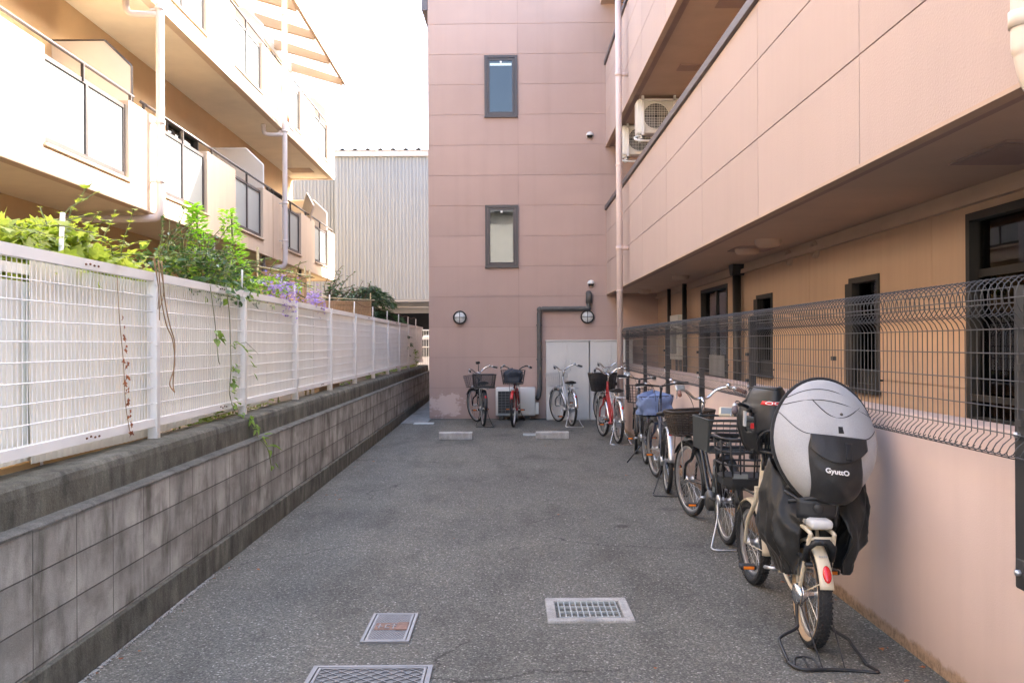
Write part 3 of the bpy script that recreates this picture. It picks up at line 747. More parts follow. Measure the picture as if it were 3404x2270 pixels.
# ------------------------------------------------------------------ pink building
pb = thing('pink_building', 'pink panelled apartment building with long balconies over a recessed ground floor', 'building', (2, 15, 0))
T2W = FR['T']
def inT(mb): return mb.xf(T2W)
tw = MB(); us = [-1.66, .195, 3.35]; vz = [0, .04]+[.64+.6236*k for k in range(0, 14)]
wins = [(-.49, .185, 6.2, 7.47), (-.49, .185, 3.11, 4.39)]
g_ = .0055
for a, c in zip(us[:-1], us[1:]):
    for lo, hi in zip(vz[:-1], vz[1:]):
        for r in cut([(a+g_, c-g_, lo+g_, hi-g_)], [(w_[0]+.02, w_[1]-.02, w_[2]+.02, w_[3]-.02) for w_ in wins]): tw.box(r[0], r[1], 0, .012, r[2], r[3])
tb = MB().box(-1.652, 6, .007, 8, 0, 8.74)
two = inT(tw).build('end_wall', 'tower', pb)
inT(tb).build('core_wall', 'fascia_joint', pb)
sd_ = MB()
for lo, hi in zip(vz[:-1], vz[1:]): sd_.box(-1.662, -1.653, .02, 8, lo+g_, hi-g_)
inT(sd_).build('side_wall', 'tower', pb)
inT(MB().box(-1.80, 6, -.02, 8.2, 8.745, 8.9).box(-1.78, -1.664, -.01, 8.1, 8.42, 8.744)).build('eave', 'coping', pb)
for k, w_ in enumerate(wins):
    f = MB(); a, c, z0, z1 = w_; q = .055
    f.box(a, a+q, -.035, .03, z0, z1); f.box(c-q, c, -.035, .03, z0, z1); f.box(a+q, c-q, -.035, .03, z1-q, z1); f.box(a+q, c-q, -.035, .03, z0, z0+q)
    a2, c2, y2, y3 = a+q+.006, c-q-.006, z0+q+.006, z1-q-.006; q2 = .045
    f.box(a2, a2+q2, -.02, .02, y2, y3); f.box(c2-q2, c2, -.02, .02, y2, y3); f.box(a2+q2, c2-q2, -.02, .02, y3-q2, y3); f.box(a2+q2, c2-q2, -.02, .02, y2, y2+q2)
    f.box(a-.01, c+.01, -.05, .02, z0-.012, z0-.001)
    wo = inT(f).build('window', 'brownframe', pb)
    inT(MB().box(a2+q2, c2-q2, -.006, -.002, y2+q2, y3-q2)).build('pane', 'pane_low' if k else 'pane_tower', wo)
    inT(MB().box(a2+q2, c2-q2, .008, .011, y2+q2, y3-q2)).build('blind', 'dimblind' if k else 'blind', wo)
    m_ = (a+c)/2
    inT(MB().box(m_-.02, m_+.02, -.016, -.007, y3-q2-.05, y3-q2-.01)).build('latch', 'whitepaint', wo)
    if k == 0: inT(MB().box(a2+q2+.005, c2-q2-.01, .003, .0075, y3-q2-.10, y3-q2-.05)).build('ceiling_lamp', 'lit_lamp', wo)
# long right wing
FXR = 2.0
yj = [1.0]+[5.21+2.13*k for k in range(-1, 7)]+[19.2]
def wing_band(z0, z1, rows):
    p = MB(); p.mi = 0
    zs = [z0]+rows+[z1]
    for a, c in zip(yj[:-1], yj[1:]):
        for lo, hi in zip(zs[:-1], zs[1:]): p.box(FXR, FXR+.018, a+.005, c-.005, lo+.005, hi-.005)
    p.mi = 1; p.box(FXR+.009, FXR+.15, yj[0], yj[-1], z0+.004, z1)
    return p
SO = 2.56
for k, (z0, z1) in enumerate(((SO-.01, 4.27), (5.58, 7.25))):
    o = wing_band(z0, z1, [z0+.63, z0+1.255]).build('balcony_parapet', ['fascia', 'fascia_joint'], pb)
    MB().box(FXR-.035, FXR+.19, yj[0], yj[-1], z1+.002, z1+.09).build('coping', 'coping', o, bevel=.006)
    MB().box(FXR-.012, FXR+.06, yj[0], yj[-1], z0-.018, z0+.003).build('drip_edge', 'recess_trim', o)
RX = 3.05
sf = MB(); sf.box(FXR+.151, RX+.3, .6, 18.84, SO, SO+.22); sf.box(FXR+.151, RX+.3, .6, 18.84, 5.59, 5.8)
sf.box(FXR-.1, RX+9, .6, 18.84, 8.5, 8.72)
so = sf.build('soffit', 'soffit_r', pb)
for y, x, w1, l1, z in ((9.6, 2.42, .42, .55, SO), (4.6, 2.5, .4, .6, SO), (10.4, 2.5, .55, .65, 5.59), (13.3, 2.5, .3, .3, 5.59)):
    tr = MB().box(x, x+w1, y, y+l1, z-.012, z-.001)
    tr.box(x+.03, x+w1-.03, y+.03, y+l1-.03, z-.017, z-.0125)
    tr.build('soffit_hatch', 'fascia_joint', so)
rwins = [(4.15, 6.09, 1.0, 2.39), (7.53, 8.2, 1.14, 2.11), (10.6, 11.28, 1.16, 2.12), (12.78, 14.55, 1.03, 2.37)]
rw = MB()
yjr = [.6, 3.9, 6.6, 9.3, 12.0, 14.9, 17.2, 18.84]
for a, c in zip(yjr[:-1], yjr[1:]):
    for lo, hi in ((0, 1.22), (1.236, SO)):
        for r in cut([(a+.004, c-.004, lo, hi)], rwins): rw.box(RX, RX+.14, r[0], r[1], r[2], r[3])
for r in cut([(.6, 18.84, SO+.2, 8.5)], []): rw.box(RX, RX+.2, r[0], r[1], r[2], r[3])
rw.build('recess_wall', 'recess', pb)
tr = MB()
for r in cut([(.6, 18.84, 1.212, 1.25)], [(q_[0]-.02, q_[1]+.02, 0, 3) for q_ in rwins]): tr.box(RX+.012, RX+.13, r[0], r[1], r[2], r[3])
tr.box(RX-.055, RX-.001, .6, 18.84, SO-.12, SO-.07).box(RX-.02, RX-.001, .6, 18.84, SO-.065, SO-.002).build('trim', 'recess_trim', pb)
MB().box(RX+.5, 12, .6, 18.84, 0, 8.5).build('inner_core', 'room', pb)
MB().box(RX+.14, 12, .58, .6, 0, 8.5).build('near_end_wall', 'recess', pb)
for k, (a, c, z0, z1) in enumerate(rwins):
    f = MB(); x = RX-.012; q = .05
    f.box(x, x+.14, a, a+q, z0, z1); f.box(x, x+.14, c-q, c, z0, z1); f.box(x, x+.14, a+q, c-q, z1-q, z1); f.box(x, x+.16, a+q, c-q, z0, z0+q)
    f.box(x-.035, RX-.001, a-.02, c+.02, z0-.03, z0-.002)
    big = k in (0, 3); m_ = (a+c)/2
    if big: f.box(x+.05, x+.1, m_-.03, m_+.03, z0+q, z1-q); f.box(x+.06, x+.1, a+q, c-q, z1-.42, z1-.37) if k == 0 else None
    else:
        f.box(x+.02, x+.06, a+q, a+q+.05, z0+q, z1-q); f.box(x+.02, x+.06, c-q-.05, c-q, z0+q, z1-q); f.box(x+.02, x+.06, a+q, c-q, z0+q, z0+q+.12); f.box(x-.03, x+.0, c-.16, c+.005, z0+.02, z1-.05)
    wo = f.build('window', 'darkframe', pb)
    MB().box(x+.07, x+.076, a+q, c-q, z0+q, z1-q).build('pane', 'pane', wo)
    lo_, hi_ = (a+q, c-q) if not big else ((a+q, c-q-.05) if k == 0 else (a+q, a+(c-a)*.5))
    cu = MB(); cu.grid(lambda u, v: (x+.125+.018*math.sin(u*(hi_-lo_)*52+.6*math.sin(u*23)), lo_+(hi_-lo_)*u, z0+.05+(z1-z0-.08)*v), 90, 2)
    cu.build('curtain', 'curtain' if k == 3 else 'sheer', wo)
    if k == 0: MB().box(x-.01, x+.02, a+q, c-q, z0+.16, z0+.2).build('guard_bar', 'darkframe', wo)
    if k == 3: MB().box(x-.03, x-.005, a+.1, c-.75, z0+.03, z0+.33).build('guard_panel', 'shedgrey', wo)
for y, z in ((9.9, 2.46), (9.06, 2.46)):
    v_ = MB(); v_.mi = 0; v_.lathe([(.085, 0), (.085, .03), (.07, .05), (.06, .05), (.055, .01)], 18, Matrix.Translation((RX-.001, y, z)) @ Matrix.Scale(-1, 4, (1, 0, 0)), 'X')
    v_.mi = 1; v_.lathe([(.0, .012), (.056, .011)], 18, Matrix.Translation((RX-.001, y, z)) @ Matrix.Scale(-1, 4, (1, 0, 0)), 'X'); v_.build('vent', ['recess_trim', 'pit'], pb)
for y, x in ((9.05, 2.56), (9.85, 2.56), (17.6, 2.6), (13.9, 2.6)):
    MB().lathe([(.0, -.075), (.09, -.073), (.115, -.06), (.13, -.035), (.13, -.001)], 20, Matrix.Translation((x, y, SO))).build('ceiling_lamp', 'soffit_r', pb)
for u, z in ((1.67, 5.80), (1.68, 2.76)):
    v_ = MB(); T = T2W @ Matrix.Translation((u, -.001, z)); v_.mi = 0
    def dome(a, b_):
        th = math.pi*a; ph = math.pi/2*b_
        return T @ Vector((.075*math.cos(th)*math.cos(ph*.98), -.1*math.sin(ph)-.02*(1-b_), .08*math.sin(th)*math.cos(ph*.98)))
    v_.grid(dome, 14, 6)
    v_.lathe([(.07, 0), (.078, -.02), (.072, -.025)], 18, T, 'Y')
    v_.mi = 1; v_.box(-.05, .05, -.055, -.01, -.045, .0, T)
    v_.build('vent', ['cabinet', 'pit'], pb)
# black down pipes under the soffit
for y, r, hop in ((11.93, .055, True), (15.5, .04, False), (17.0, .035, False)):
    p = MB().tube([(RX-.085, y, 0.03), (RX-.085, y, SO-.02)], r, 10)
    if hop: p.prism([(-.13, 0), (.13, 0), (.06, -.14), (-.06, -.14)], RX-.16, RX-.002, lambda u, v, d: (d, y+u, SO-.004+v))
    p.build('drain_pipe', 'blackmetal', pb)
# pink rainwater pipe at the far end of the balcony, pale one near the camera
p = MB(); x, y = 1.845, 15.3
p.tube([(x, y, 0), (x, y, 8.6)], .052, 12)
for z in (6.0, 3.1): p.tube([(x, y, z), (x, y, z+.06)], .062, 12); p.tube([(x, y, z+.03), (FXR+.005, y, z+.03)], .035, 8)
for z in (7.6, 4.5, 2.4): p.tube([(x, y, z), (x, y, z+.03)], .058, 12)
p.build('rain_pipe', 'pinkpipe', pb)
p = MB(); x, y = 1.935, 3.42
p.tube(smooth_pts([(x, y, 8.6), (x, y, 5), (x, y, 2.9), (x+.01, y, 2.62), (x+.08, y, 2.47), (x+.3, y, 2.40), (x+.9, y, 2.37)], 5), .05, 14)
for z in (2.72, 3.05): p.tube([(x, y, z), (x, y, z+.06)], .058, 14); p.box(x, FXR+.01, y-.02, y+.02, z+.01, z+.04)
p.build('rain_pipe', 'creampipe', pb)

# things on the end wall
def wall_lamp(u, z, label):
    t = thing('wall_lamp', label, 'lamp', T2W @ Vector((u, 0, z)), group='round bulkhead lamps on the pink end wall')
    T = T2W @ Matrix.Translation((u, 0, z))
    MB().lathe([(.14, -.001), (.14, -.05), (.13, -.07), (.115, -.07), (.112, -.05)], 28, T, 'Y').build('rim', 'blackmetal', t)
    MB().lathe([(.0, -.085), (.05, -.08), (.09, -.068), (.112, -.048)], 28, T, 'Y').build('lens', 'lamplens', t)
    MB().box(-.114, .114, -.094, -.07, -.006, .006, T).box(-.006, .006, -.0945, -.07, -.114, .114, T).build('guard', 'blackmetal', t)
wall_lamp(-1.02, 2.085, 'round black rimmed lamp alone on the left side of the pink end wall')
wall_lamp(1.60, 2.085, 'round black rimmed lamp tucked under the bend of the dark pipe')
t = MB(); pts = [(1.63, -.07, 2.53), (1.63, -.075, 2.40), (1.62, -.075, 2.28), (1.57, -.075, 2.25), (.68, -.075, 2.25), (.63, -.075, 2.22), (.61, -.075, 2.15), (.61, -.075, .62), (.59, -.10, .47), (.55, -.13, .42)]
t.tube(pts, .05, 10)
for q in ([(1.63, 0, 2.56), (1.63, -.08, 2.55), (1.63, -.08, 2.36)], ): t.tube(q, .066, 10)
for c_ in ((1.615, -.075, 2.26), (.622, -.075, 2.235)): t.sphere(c_, .062, 10)
for z in (1.9, 1.2): t.box(.55, .67, -.07, 0, z, z+.03)
tag(inT(t).build('pipe_cover', 'darkpipe', origin=T2W @ Vector((.61, 0, .45))), 'dark lagged pipe stepping down the pink end wall to the air conditioner', 'pipe')

def ac_unit(name, label, T, w, h, d, fanx, grille, group=None, feet=True):
    t = thing(name, label, 'air conditioner', T.translation, group=group)
    b = MB().rbox(-w/2, w/2, 0, d, 0, h, .02, T); b.box(w/2-.002, w/2+.07, .05, d-.05, .03, h*.45, T)
    for i in range(6): b.box(w*.12, w/2-.02, -.004, .0, h*.12+i*h*.13, h*.12+i*h*.13+.006, T)
    b.build('casing', 'acwhite', t)
    if grille == 'square':
        q = MB().box(-w/2+.05, w*.12, -.006, .001, .05, h-.07, T); q.build('grille', 'acdark', t)
        b = MB()
        for i in range(9): b.box(-w/2+.05, w*.12, -.012, -.006, .06+i*(h-.14)/8, .064+i*(h-.14)/8, T)
        for i in range(7): x = -w/2+.05+i*(w*.62-.05)/6; b.box(x-.002, x+.002, -.010, -.0062, .05, h-.07, T)
        b.build('fan_guard', 'shedgrey', t)
    else:
        c = Vector((fanx, -.001, h/2)); TT = T @ Matrix.Translation(c)
        MB().lathe([(.0, -.003), (h*.38, -.004)], 32, TT, 'Y').build('fan', 'acdark', t)
        b = MB().lathe([(h*.42, 0), (h*.42, -.02), (h*.38, -.02), (h*.38, -.004)], 32, TT, 'Y')
        for k in range(1, 8): 
            for q in (-1, 1):
                xx = q*k*h*.05
                if abs(xx) < h*.37: l = math.sqrt((h*.38)**2-xx*xx); b.box(xx-.002, xx+.002, -.016, -.012, -l, l, TT); b.box(-l, l, -.0165, -.0122, xx-.002, xx+.002, TT)
        b.build('fan_guard', 'acwhite', t)
    if feet:
        b = MB()
        for sx in (-w*.36, w*.3): b.box(sx-.05, sx+.05, -.03, d, -.07, -.001, T)
        b.build('foot', 'blackplastic', t)
    return t
ac_unit('outdoor_unit', 'white outdoor air conditioner unit on the ground behind the red bicycle', T2W @ Matrix.Translation((.12, -.38, .085)), .80, .57, .3, -.1, 'square')
for (x, y, z, lab) in ((2.50, 15.0, 4.98, 'white air conditioner unit with round fan hung under the upper balcony'), (2.50, 16.9, 5.02, 'smaller white air conditioner unit hung farther back beside the pink pipe')):
    t = ac_unit('hanging_unit', lab, Matrix.Translation((x, y, z)), .78, .55, .3, -.08, 'round', 'air conditioners hung under the balcony', feet=False)
    b = MB()
    for sx in (-.30, .22):
        b.box(x+sx-.02, x+sx+.02, y-.045, y-.01, z-.08, 5.585); b.box(x+sx-.02, x+sx+.02, y-.045, y+.36, z-.08, z-.04)
        b.box(x+sx-.02, x+sx+.02, y+.33, y+.36, z-.04, 5.585)
    b.box(x-.36, x+.34, y-.045, y-.01, 5.5, 5.53); b.build('hanger', 'whitepaint', t)
    MB().tube(smooth_pts([(x-.3, y+.1, z), (x-.42, y+.1, z-.06), (x-.3, y+.02, z-.12), (x+.2, y+.05, z-.1)], 5), .02, 6).build('hose', 'acwhite', t)
# cabinets against the end wall
for (a, c, lab) in ((.745, 1.61, 'white metal cabinet with double doors behind the silver bicycle'), (1.625, 2.49, 'white metal cabinet half hidden behind the pink rain pipe')):
    t = thing('utility_cabinet', lab, 'cabinet', T2W @ Vector(((a+c)/2, -.3, 0)), group='white metal cabinets on the end wall')
    inT(MB().box(a, c, -.38, -.005, 0, 1.58)).build('body', 'cabinet', t, bevel=.004)
    inT(MB().box(a-.012, c+.002, -.405, -.004, 1.583, 1.61)).build('top', 'cabinet', t, bevel=.004)
    m_ = (a+c)/2
    for p, q, z0, z1 in ((a+.012, m_-.003, .52, 1.565), (m_+.003, c-.012, .52, 1.565)): 
        dr = inT(MB().box(p, q, -.396, -.381, z0, z1)).build('door', 'cabinet', t, bevel=.003)
        hx = q-.05 if q < m_ else p+.05
        inT(MB().tube([(hx, -.398, 1.0), (hx, -.42, 1.02), (hx, -.42, 1.18), (hx, -.398, 1.2)], .006, 6)).build('handle', 'alloy', dr)
    inT(MB().box(a+.012, c-.012, -.394, -.381, .03, .512)).build('lower_panel', 'cabinet', t, bevel=.003)
# meter boxes in the recess
t = thing('meter_box', 'cream meter cabinet with grey gauges on the tan recess wall', 'meter box', (RX, 16.2, 1.3))
MB().box(RX-.16, RX-.002, 15.7, 16.5, 1.25, 2.03).build('casing', 'acwhite', t, bevel=.01)
for y in (15.85, 16.15): MB().box(RX-.24, RX-.161, y, y+.22, 1.35, 1.75).build('gauge', 'shedgrey', t, bevel=.01)
MB().tube([(RX-.1, 15.8, 1.25), (RX-.1, 15.8, .03)], .02, 6).tube([(RX-.1, 16.2, 1.25), (RX-.1, 16.2, .03)], .02, 6).build('conduit', 'darkpipe', t)

# ------------------------------------------------------------------ boundary wall and black mesh fence
LX = 1.99
o = MB(); o.rbox(LX, LX+.15, 1.2, 15.9, -.02, 1.19, .008)
lw = tag(o.build('boundary_wall', 'lowwall', origin=(LX, 6, 0)), 'low pink rendered wall carrying the black mesh fence', 'wall')
bf = thing('black_mesh_fence', 'black welded mesh fence with curled top and bottom on the pink wall', 'fence', (LX-.03, 9, .63))
px = LX-.045
for y in (3.49, 7.42, 9.38, 11.4, 13.3, 15.28):
    b = MB().box(px-.002, px+.044, y-.032, y+.032, .63, 1.76); b.rbox(px-.004, px+.0445, y-.034, y+.034, .60, .72, .008)
    p_ = b.build('post', 'wirepost', bf)
    for zq in (.665, 1.19): MB().lathe([(.0, -.02), (.011, -.018), (.012, -.006), (.012, 0)], 10, Matrix.Translation((px-.003, y, zq)), 'X').build('bolt', 'alloy', p_)
wx = px-.018
prof = [(-.014, 1.115), (.012, 1.10), (.036, 1.105), (.045, 1.125), (.03, 1.15), (0, 1.175), (0, 1.56), (0, 1.60), (.012, 1.625), (.045, 1.66), (.06, 1.69), (.06, 1.73), (.048, 1.765), (.02, 1.79), (-.02, 1.80), (-.055, 1.785), (-.075, 1.75), (-.082, 1.70), (-.055, 1.66), (-.02, 1.645)]
prof = [(-a, z) for a, z in prof]
ends = [1.5, 3.45, 5.44, 7.42, 9.38, 11.4, 13.3, 15.3]
for a, c in zip(ends[:-1], ends[1:]):
    b = MB(); y = a+.02
    while y < c-.005: b.tube([(wx+p[0], y, p[1]) for p in prof], .0024, 5, caps=False); y += .05
    for q, z in ((0, 1.19), (0, 1.29), (0, 1.395), (0, 1.50), (0, 1.595), (-.058, 1.71), (.05, 1.76), (.07, 1.70), (-.044, 1.115)):
        b.tube([(wx+q-.004, a+.005, z), (wx+q-.004, c-.005, z)], .0027, 5, caps=False)
    b.build('mesh_panel', 'wiremesh', bf)
for y in ends[1:-1]:
    for z in (1.24, 1.45): MB().box(wx-.012, wx+.008, y-.02, y+.02, z-.012, z+.012).build('clip', 'wirepost', bf)

# ------------------------------------------------------------------ things on the lot
for (x0, x1, lab) in ((-1.15, -.61, 'concrete wheel stop in front of the black bicycle by the left corner'), (.415, .95, 'concrete wheel stop in front of the silver bicycle by the cabinets')):
    b = MB().prism([(0, 0), (.01, .10), (.03, .12), (.11, .12), (.13, .10), (.14, 0)], x0, x1, lambda u, v, d: (d, 14.78+u, v))
    tag(b.build('wheel_stop', 'paleconc', origin=((x0+x1)/2, 14.85, 0), bevel=.008), lab, 'wheel stop', 'concrete wheel stops in the car park')
def lattice(mb, x0, x1, y0, y1, z0, z1, nx, ny, w, sk=1):
    # diagonal raised ribs clipped to the rectangle
    step = (x1-x0)/nx; ratio = (y1-y0)/ny/step
    for s_ in (1, -1):
        for k in range(-ny*2, nx+ny*2):
            pts = []
            c0 = x0+k*step
            # x = c0 + s*(y-y0)/ratio
            ya, yb = y0, y1
            xa, xb = c0, c0+s_*(y1-y0)/ratio
            if xa == xb: continue
            t0, t1 = 0, 1
            lo, hi = (x0-xa)/(xb-xa), (x1-xa)/(xb-xa)
            if lo > hi: lo, hi = hi, lo
            t0, t1 = max(t0, lo), min(t1, hi)
            if t1-t0 < .02: continue
            p = Vector((xa+(xb-xa)*t0, ya+(yb-ya)*t0, (z0+z1)/2)); q = Vector((xa+(xb-xa)*t1, ya+(yb-ya)*t1, (z0+z1)/2))
            d = (q-p).normalized(); nn = Vector((-d.y, d.x, 0))*w/2; up_ = Vector((0, 0, (z1-z0)/2 - (.0004 if s_ < 0 else 0)))
            mb.add([p+nn-up_, p-nn-up_, q-nn-up_, q+nn-up_, p+nn+up_, p-nn+up_, q-nn+up_, q+nn+up_], [(0,3,2,1),(4,5,6,7),(0,1,5,4),(1,2,6,5),(2,3,7,6),(3,0,4,7)])
def cover(name, label, x0, x1, y0, y1, fr, nx, ny, plate, rot=0):
    cx, cy = (x0+x1)/2, (y0+y1)/2; w2, h2 = (x1-x0)/2, (y1-y0)/2
    t = thing(name, label, 'drain cover', (cx, cy, 0), rot=(0, 0, rot), local=True, group='iron covers set in the asphalt')
    b = MB()
    for a, c, d, e in ((-w2, -w2+fr, -h2, h2), (w2-fr, w2, -h2, h2), (-w2+fr, w2-fr, -h2, -h2+fr), (-w2+fr, w2-fr, h2-fr, h2)): b.box(a, c, d, e, -.02, .011)
    b.build('frame', 'ironpale', t)
    g2 = fr+.006
    MB().box(-w2+g2, w2-g2, -h2+g2, h2-g2, -.02, .004).build('lid', plate, t)
    b = MB(); rim = .012
    for a, c, d, e in ((-w2+g2, -w2+g2+rim, -h2+g2, h2-g2), (w2-g2-rim, w2-g2, -h2+g2, h2-g2), (-w2+g2+rim, w2-g2-rim, -h2+g2, -h2+g2+rim), (-w2+g2+rim, w2-g2-rim, h2-g2-rim, h2-g2)): b.box(a, c, d, e, .0042, .010)
    lattice(b, -w2+g2+rim, w2-g2-rim, -h2+g2+rim, h2-g2-rim, .0042, .0085, nx, ny, .005)
    b.build('rib_pattern', 'ironpale', t)
    return t
small = cover('meter_cover', 'small rusty meter cover with diamond ribs and a raised plate', -.785, -.53, 4.75, 5.25, .016, 11, 15, 'rustyiron', R(0))
MB().box(.035, .095, -.06, .07, .0086, .0135).build('plate', 'rustyiron', small)
b = MB().box(-.085, .033, -.055, .065, .0087, .0105)
b.build('mark_plate', 'rustyiron', small)
b = MB(); zt = .0106
for (x0, x1, y0, y1) in ((-.075, -.045, -.004, .004), (-.064, -.058, -.035, .04), (-.03, -.005, .02, .028), (-.03, -.005, -.03, -.022), (-.03, -.024, -.03, .028), (.005, .03, .0, .007), (.014, .02, -.04, .04), (.0, .03, .035, .042)):
    b.box(x0, x1, y0, y1, zt, zt+.003)
b.build('raised_mark', 'ironpale', small)
cover('manhole_cover', 'large grey lidded cover with wide diamond ribs at the front of the lot', -.945, -.375, 3.82, 4.40, .022, 7, 8, 'iron')
t = thing('drain_grate', 'steel drain grate in a cracked pale concrete surround', 'drain grate', (.45, 5.33, 0), local=True)
cx0, cx1, cy0, cy1 = -.245, .245, -.23, .24; ix0, ix1, iy0, iy1 = -.19, .19, -.165, .175
b = MB()
for (a, c, d, e) in ((cx0, cx1, cy0, iy0), (cx0, cx1, iy1, cy1), (cx0, ix0, iy0, iy1), (ix1, cx1, iy0, iy1)): b.box(a, c, d, e, -.16, .006+rnd(-.001, .001))
b.build('surround', 'paleconc', t, bevel=.008)
b = MB()
b.box(ix0, ix1, iy0, iy1, -.17, -.13); b.build('pit', 'pit', t)
b = MB()
for i in range(11): x = ix0+.02+(ix1-ix0-.04)*i/10; b.box(x-.003, x+.003, iy0+.018, iy1-.018, -.045, .002)
for j in range(4): y = iy0+.018+(iy1-iy0-.036)*j/3; b.box(ix0+.017, ix1-.017, y-.004, y+.004, -.045, .0025)
b.build('grating', 'gritmetal', t)
b = MB()
for i in range(9): b.sphere((.02+rnd(-.02, .03), -.01+rnd(-.02, .02), -.03), .012, 6, (1, 1, .5))
b.build('moss', 'leaf_mid', t)
for x, y, w_, lab in ((-1.86, 17.6, .38, 'flat pale metal cover at the mouth of the narrow alley'), (.22, 15.35, .34, 'flat pale metal cover beside the right wheel stop')):
    tag(MB().box(x, x+w_, y, y+.3, -.01, .014).build('flat_cover', 'gritmetal', origin=(x, y, 0), bevel=.003), lab, 'drain cover')

# ------------------------------------------------------------------ house across the road behind the camera (seen in the window reflections)
hs = thing('house', 'white three storey house across the road, seen only mirrored in the end wall window', 'house', (0, -17, 0))
b = MB()
hw = [(x, x+1.3, z, z+1.2) for x in (-7, -4.2, -1.2, 1.5, 4.4) for z in (1.0, 4.0, 7.0)]
for r in cut([(-9, 8, 0, 9.6)], hw): b.box(r[0], r[1], -17, -17.2, r[2], r[3])
b.box(-9, 8, -25, -24.8, 0, 9.6).box(-9, -8.8, -24.8, -17.2, 0, 9.6).box(7.8, 8, -24.8, -17.2, 0, 9.6)
b.build('wall', 'mat_house', hs)
MB().prism([(-16.4, 9.5), (-21, 12.2), (-25.6, 9.5), (-25.6, 9.3), (-21, 12.0), (-16.4, 9.3)], -9.4, 8.4, lambda u, v, d: (d, u, v)).build('roof', 'mat_houseroof', hs)
for a, c, z0, z1 in hw:
    f = MB().box(a, a+.06, -17.12, -17, z0, z1).box(c-.06, c, -17.12, -17, z0, z1).box(a+.06, c-.06, -17.12, -17, z0, z0+.06).box(a+.06, c-.06, -17.12, -17, z1-.06, z1).box((a+c)/2-.03, (a+c)/2+.03, -17.12, -17.01, z0+.06, z1-.06)
    wo = f.build('window', 'lb_rail', hs)
    MB().box(a+.06, c-.06, -17.08, -17.07, z0+.06, z1-.06).build('pane', 'acdark', wo)
MB().box(-9, 8, -17, -16.1, 3.4, 3.6).box(-9, 8, -16.2, -16.1, 3.6, 4.5).build('balcony', 'mat_house', hs)
# ------------------------------------------------------------------ bicycles (local frame: rear tyre on the ground at 0,0,0; forward +Y)
def arc(cy, cz, r, a0, a1, n=20, x=0):
    return [(x, cy+r*math.cos(R(a0+(a1-a0)*i/n)), cz+r*math.sin(R(a0+(a1-a0)*i/n))) for i in range(n+1)]
WHEEL = {}
def wheel(parent, name, y, Rw, tw, rimm, T=None, gum=None, knob=False, mats=('tyre', 'alloy')):
    ft = T if T is not None else Matrix.Identity(4)
    C = Matrix.Translation((0, y, Rw))
    b = MB(); r = Rw-tw
    b.lathe([(r-.022, -.009), (r-.018, -.013), (r+.004, -.014), (r+.004, .014), (r-.018, .013), (r-.022, .009), (r-.022, -.009)], 40, C, 'X')
    b.lathe([(.0, -.05), (.012, -.05), (.012, -.034), (.03, -.03), (.03, -.026), (.018, -.022), (.018, .022), (.03, .026), (.03, .03), (.012, .034), (.012, .05), (.0, .05)], 14, C, 'X')
    ns = 28
    for k in range(ns):
        a = 2*math.pi*k/ns; s_ = (1, -1)[k % 2]; a2 = a+(.75 if (k//2) % 2 else -.75)
        p = (s_*.028, y+.029*math.cos(a2), Rw+.029*math.sin(a2)); q = (0, y+(r-.02)*math.cos(a), Rw+(r-.02)*math.sin(a))
        b.tube([p, q], .0013, 3, caps=False)
    w = b.xf(ft).build(name, rimm, parent)
    b = MB(); h = tw*.62
    pr = [(r+.002, -.012), (r+tw*.3, -h), (r+tw*.7, -h*.92), (r+tw*.95, -h*.45), (r+tw, 0), (r+tw*.95, h*.45), (r+tw*.7, h*.92), (r+tw*.3, h), (r+.002, .012)]
    b.lathe(pr, 44, C, 'X')
    if gum:
        b.mi = 1
        for s_ in (-1, 1): b.lathe([(r+.001, s_*.0125), (r+tw*.3, s_*(h+.0015)), (r+tw*.40, s_*(h*.985+.0015))], 44, C, 'X')
        b.mi = 0
    if knob:
        nk = 58
        for k in range(nk):
            a = 2*math.pi*k/nk; T2 = C @ Matrix.Rotation(a, 4, 'X')
            for x in (-h*.52, h*.52): b.box(x-.0075, x+.0075, -.006, .006, Rw-.008, Rw+.0015, T2 @ Matrix.Rotation(.4 if x > 0 else -.4, 4, 'Z'))
            for x in (-h*.93, h*.93): b.box(x-.003, x+.003, -.005, .005, Rw-tw*.45, Rw-tw*.2, T2 @ Matrix.Rotation(.05, 4, 'X'))
            b.box(-.005, .005, -.006, .006, Rw-.006, Rw+.0025, T2 @ Matrix.Rotation(2*math.pi/nk/2, 4, 'X'))
    b.xf(ft).build('tyre', ['tyre', gum] if gum else 'tyre', w)
    return w
def fender(parent, y, Rw, gap, a0, a1, m, T=None, width=.03, stays=True, drop=None):
    b = MB(); r = Rw+gap; n = 26
    def f(u, v):
        a = R(a0+(a1-a0)*v); q = math.pi*(u-.5); ww = width
        rr = r+.018*math.cos(q)-.016
        return (ww*math.sin(q), y+rr*math.cos(a), Rw+rr*math.sin(a))
    b.grid(f, 8, n)
    if stays:
        for aa in ((a1-6 if a1 > a0 else a1+6),):
            for s_ in (-1, 1): b.tube([(s_*.055, y, Rw), (s_*.03, y+(r-.02)*math.cos(R(aa)), Rw+(r-.02)*math.sin(R(aa)))], .0026, 5)
    if T is not None: b.xf(T)
    return b.build('fender', m, parent, solid=.002)
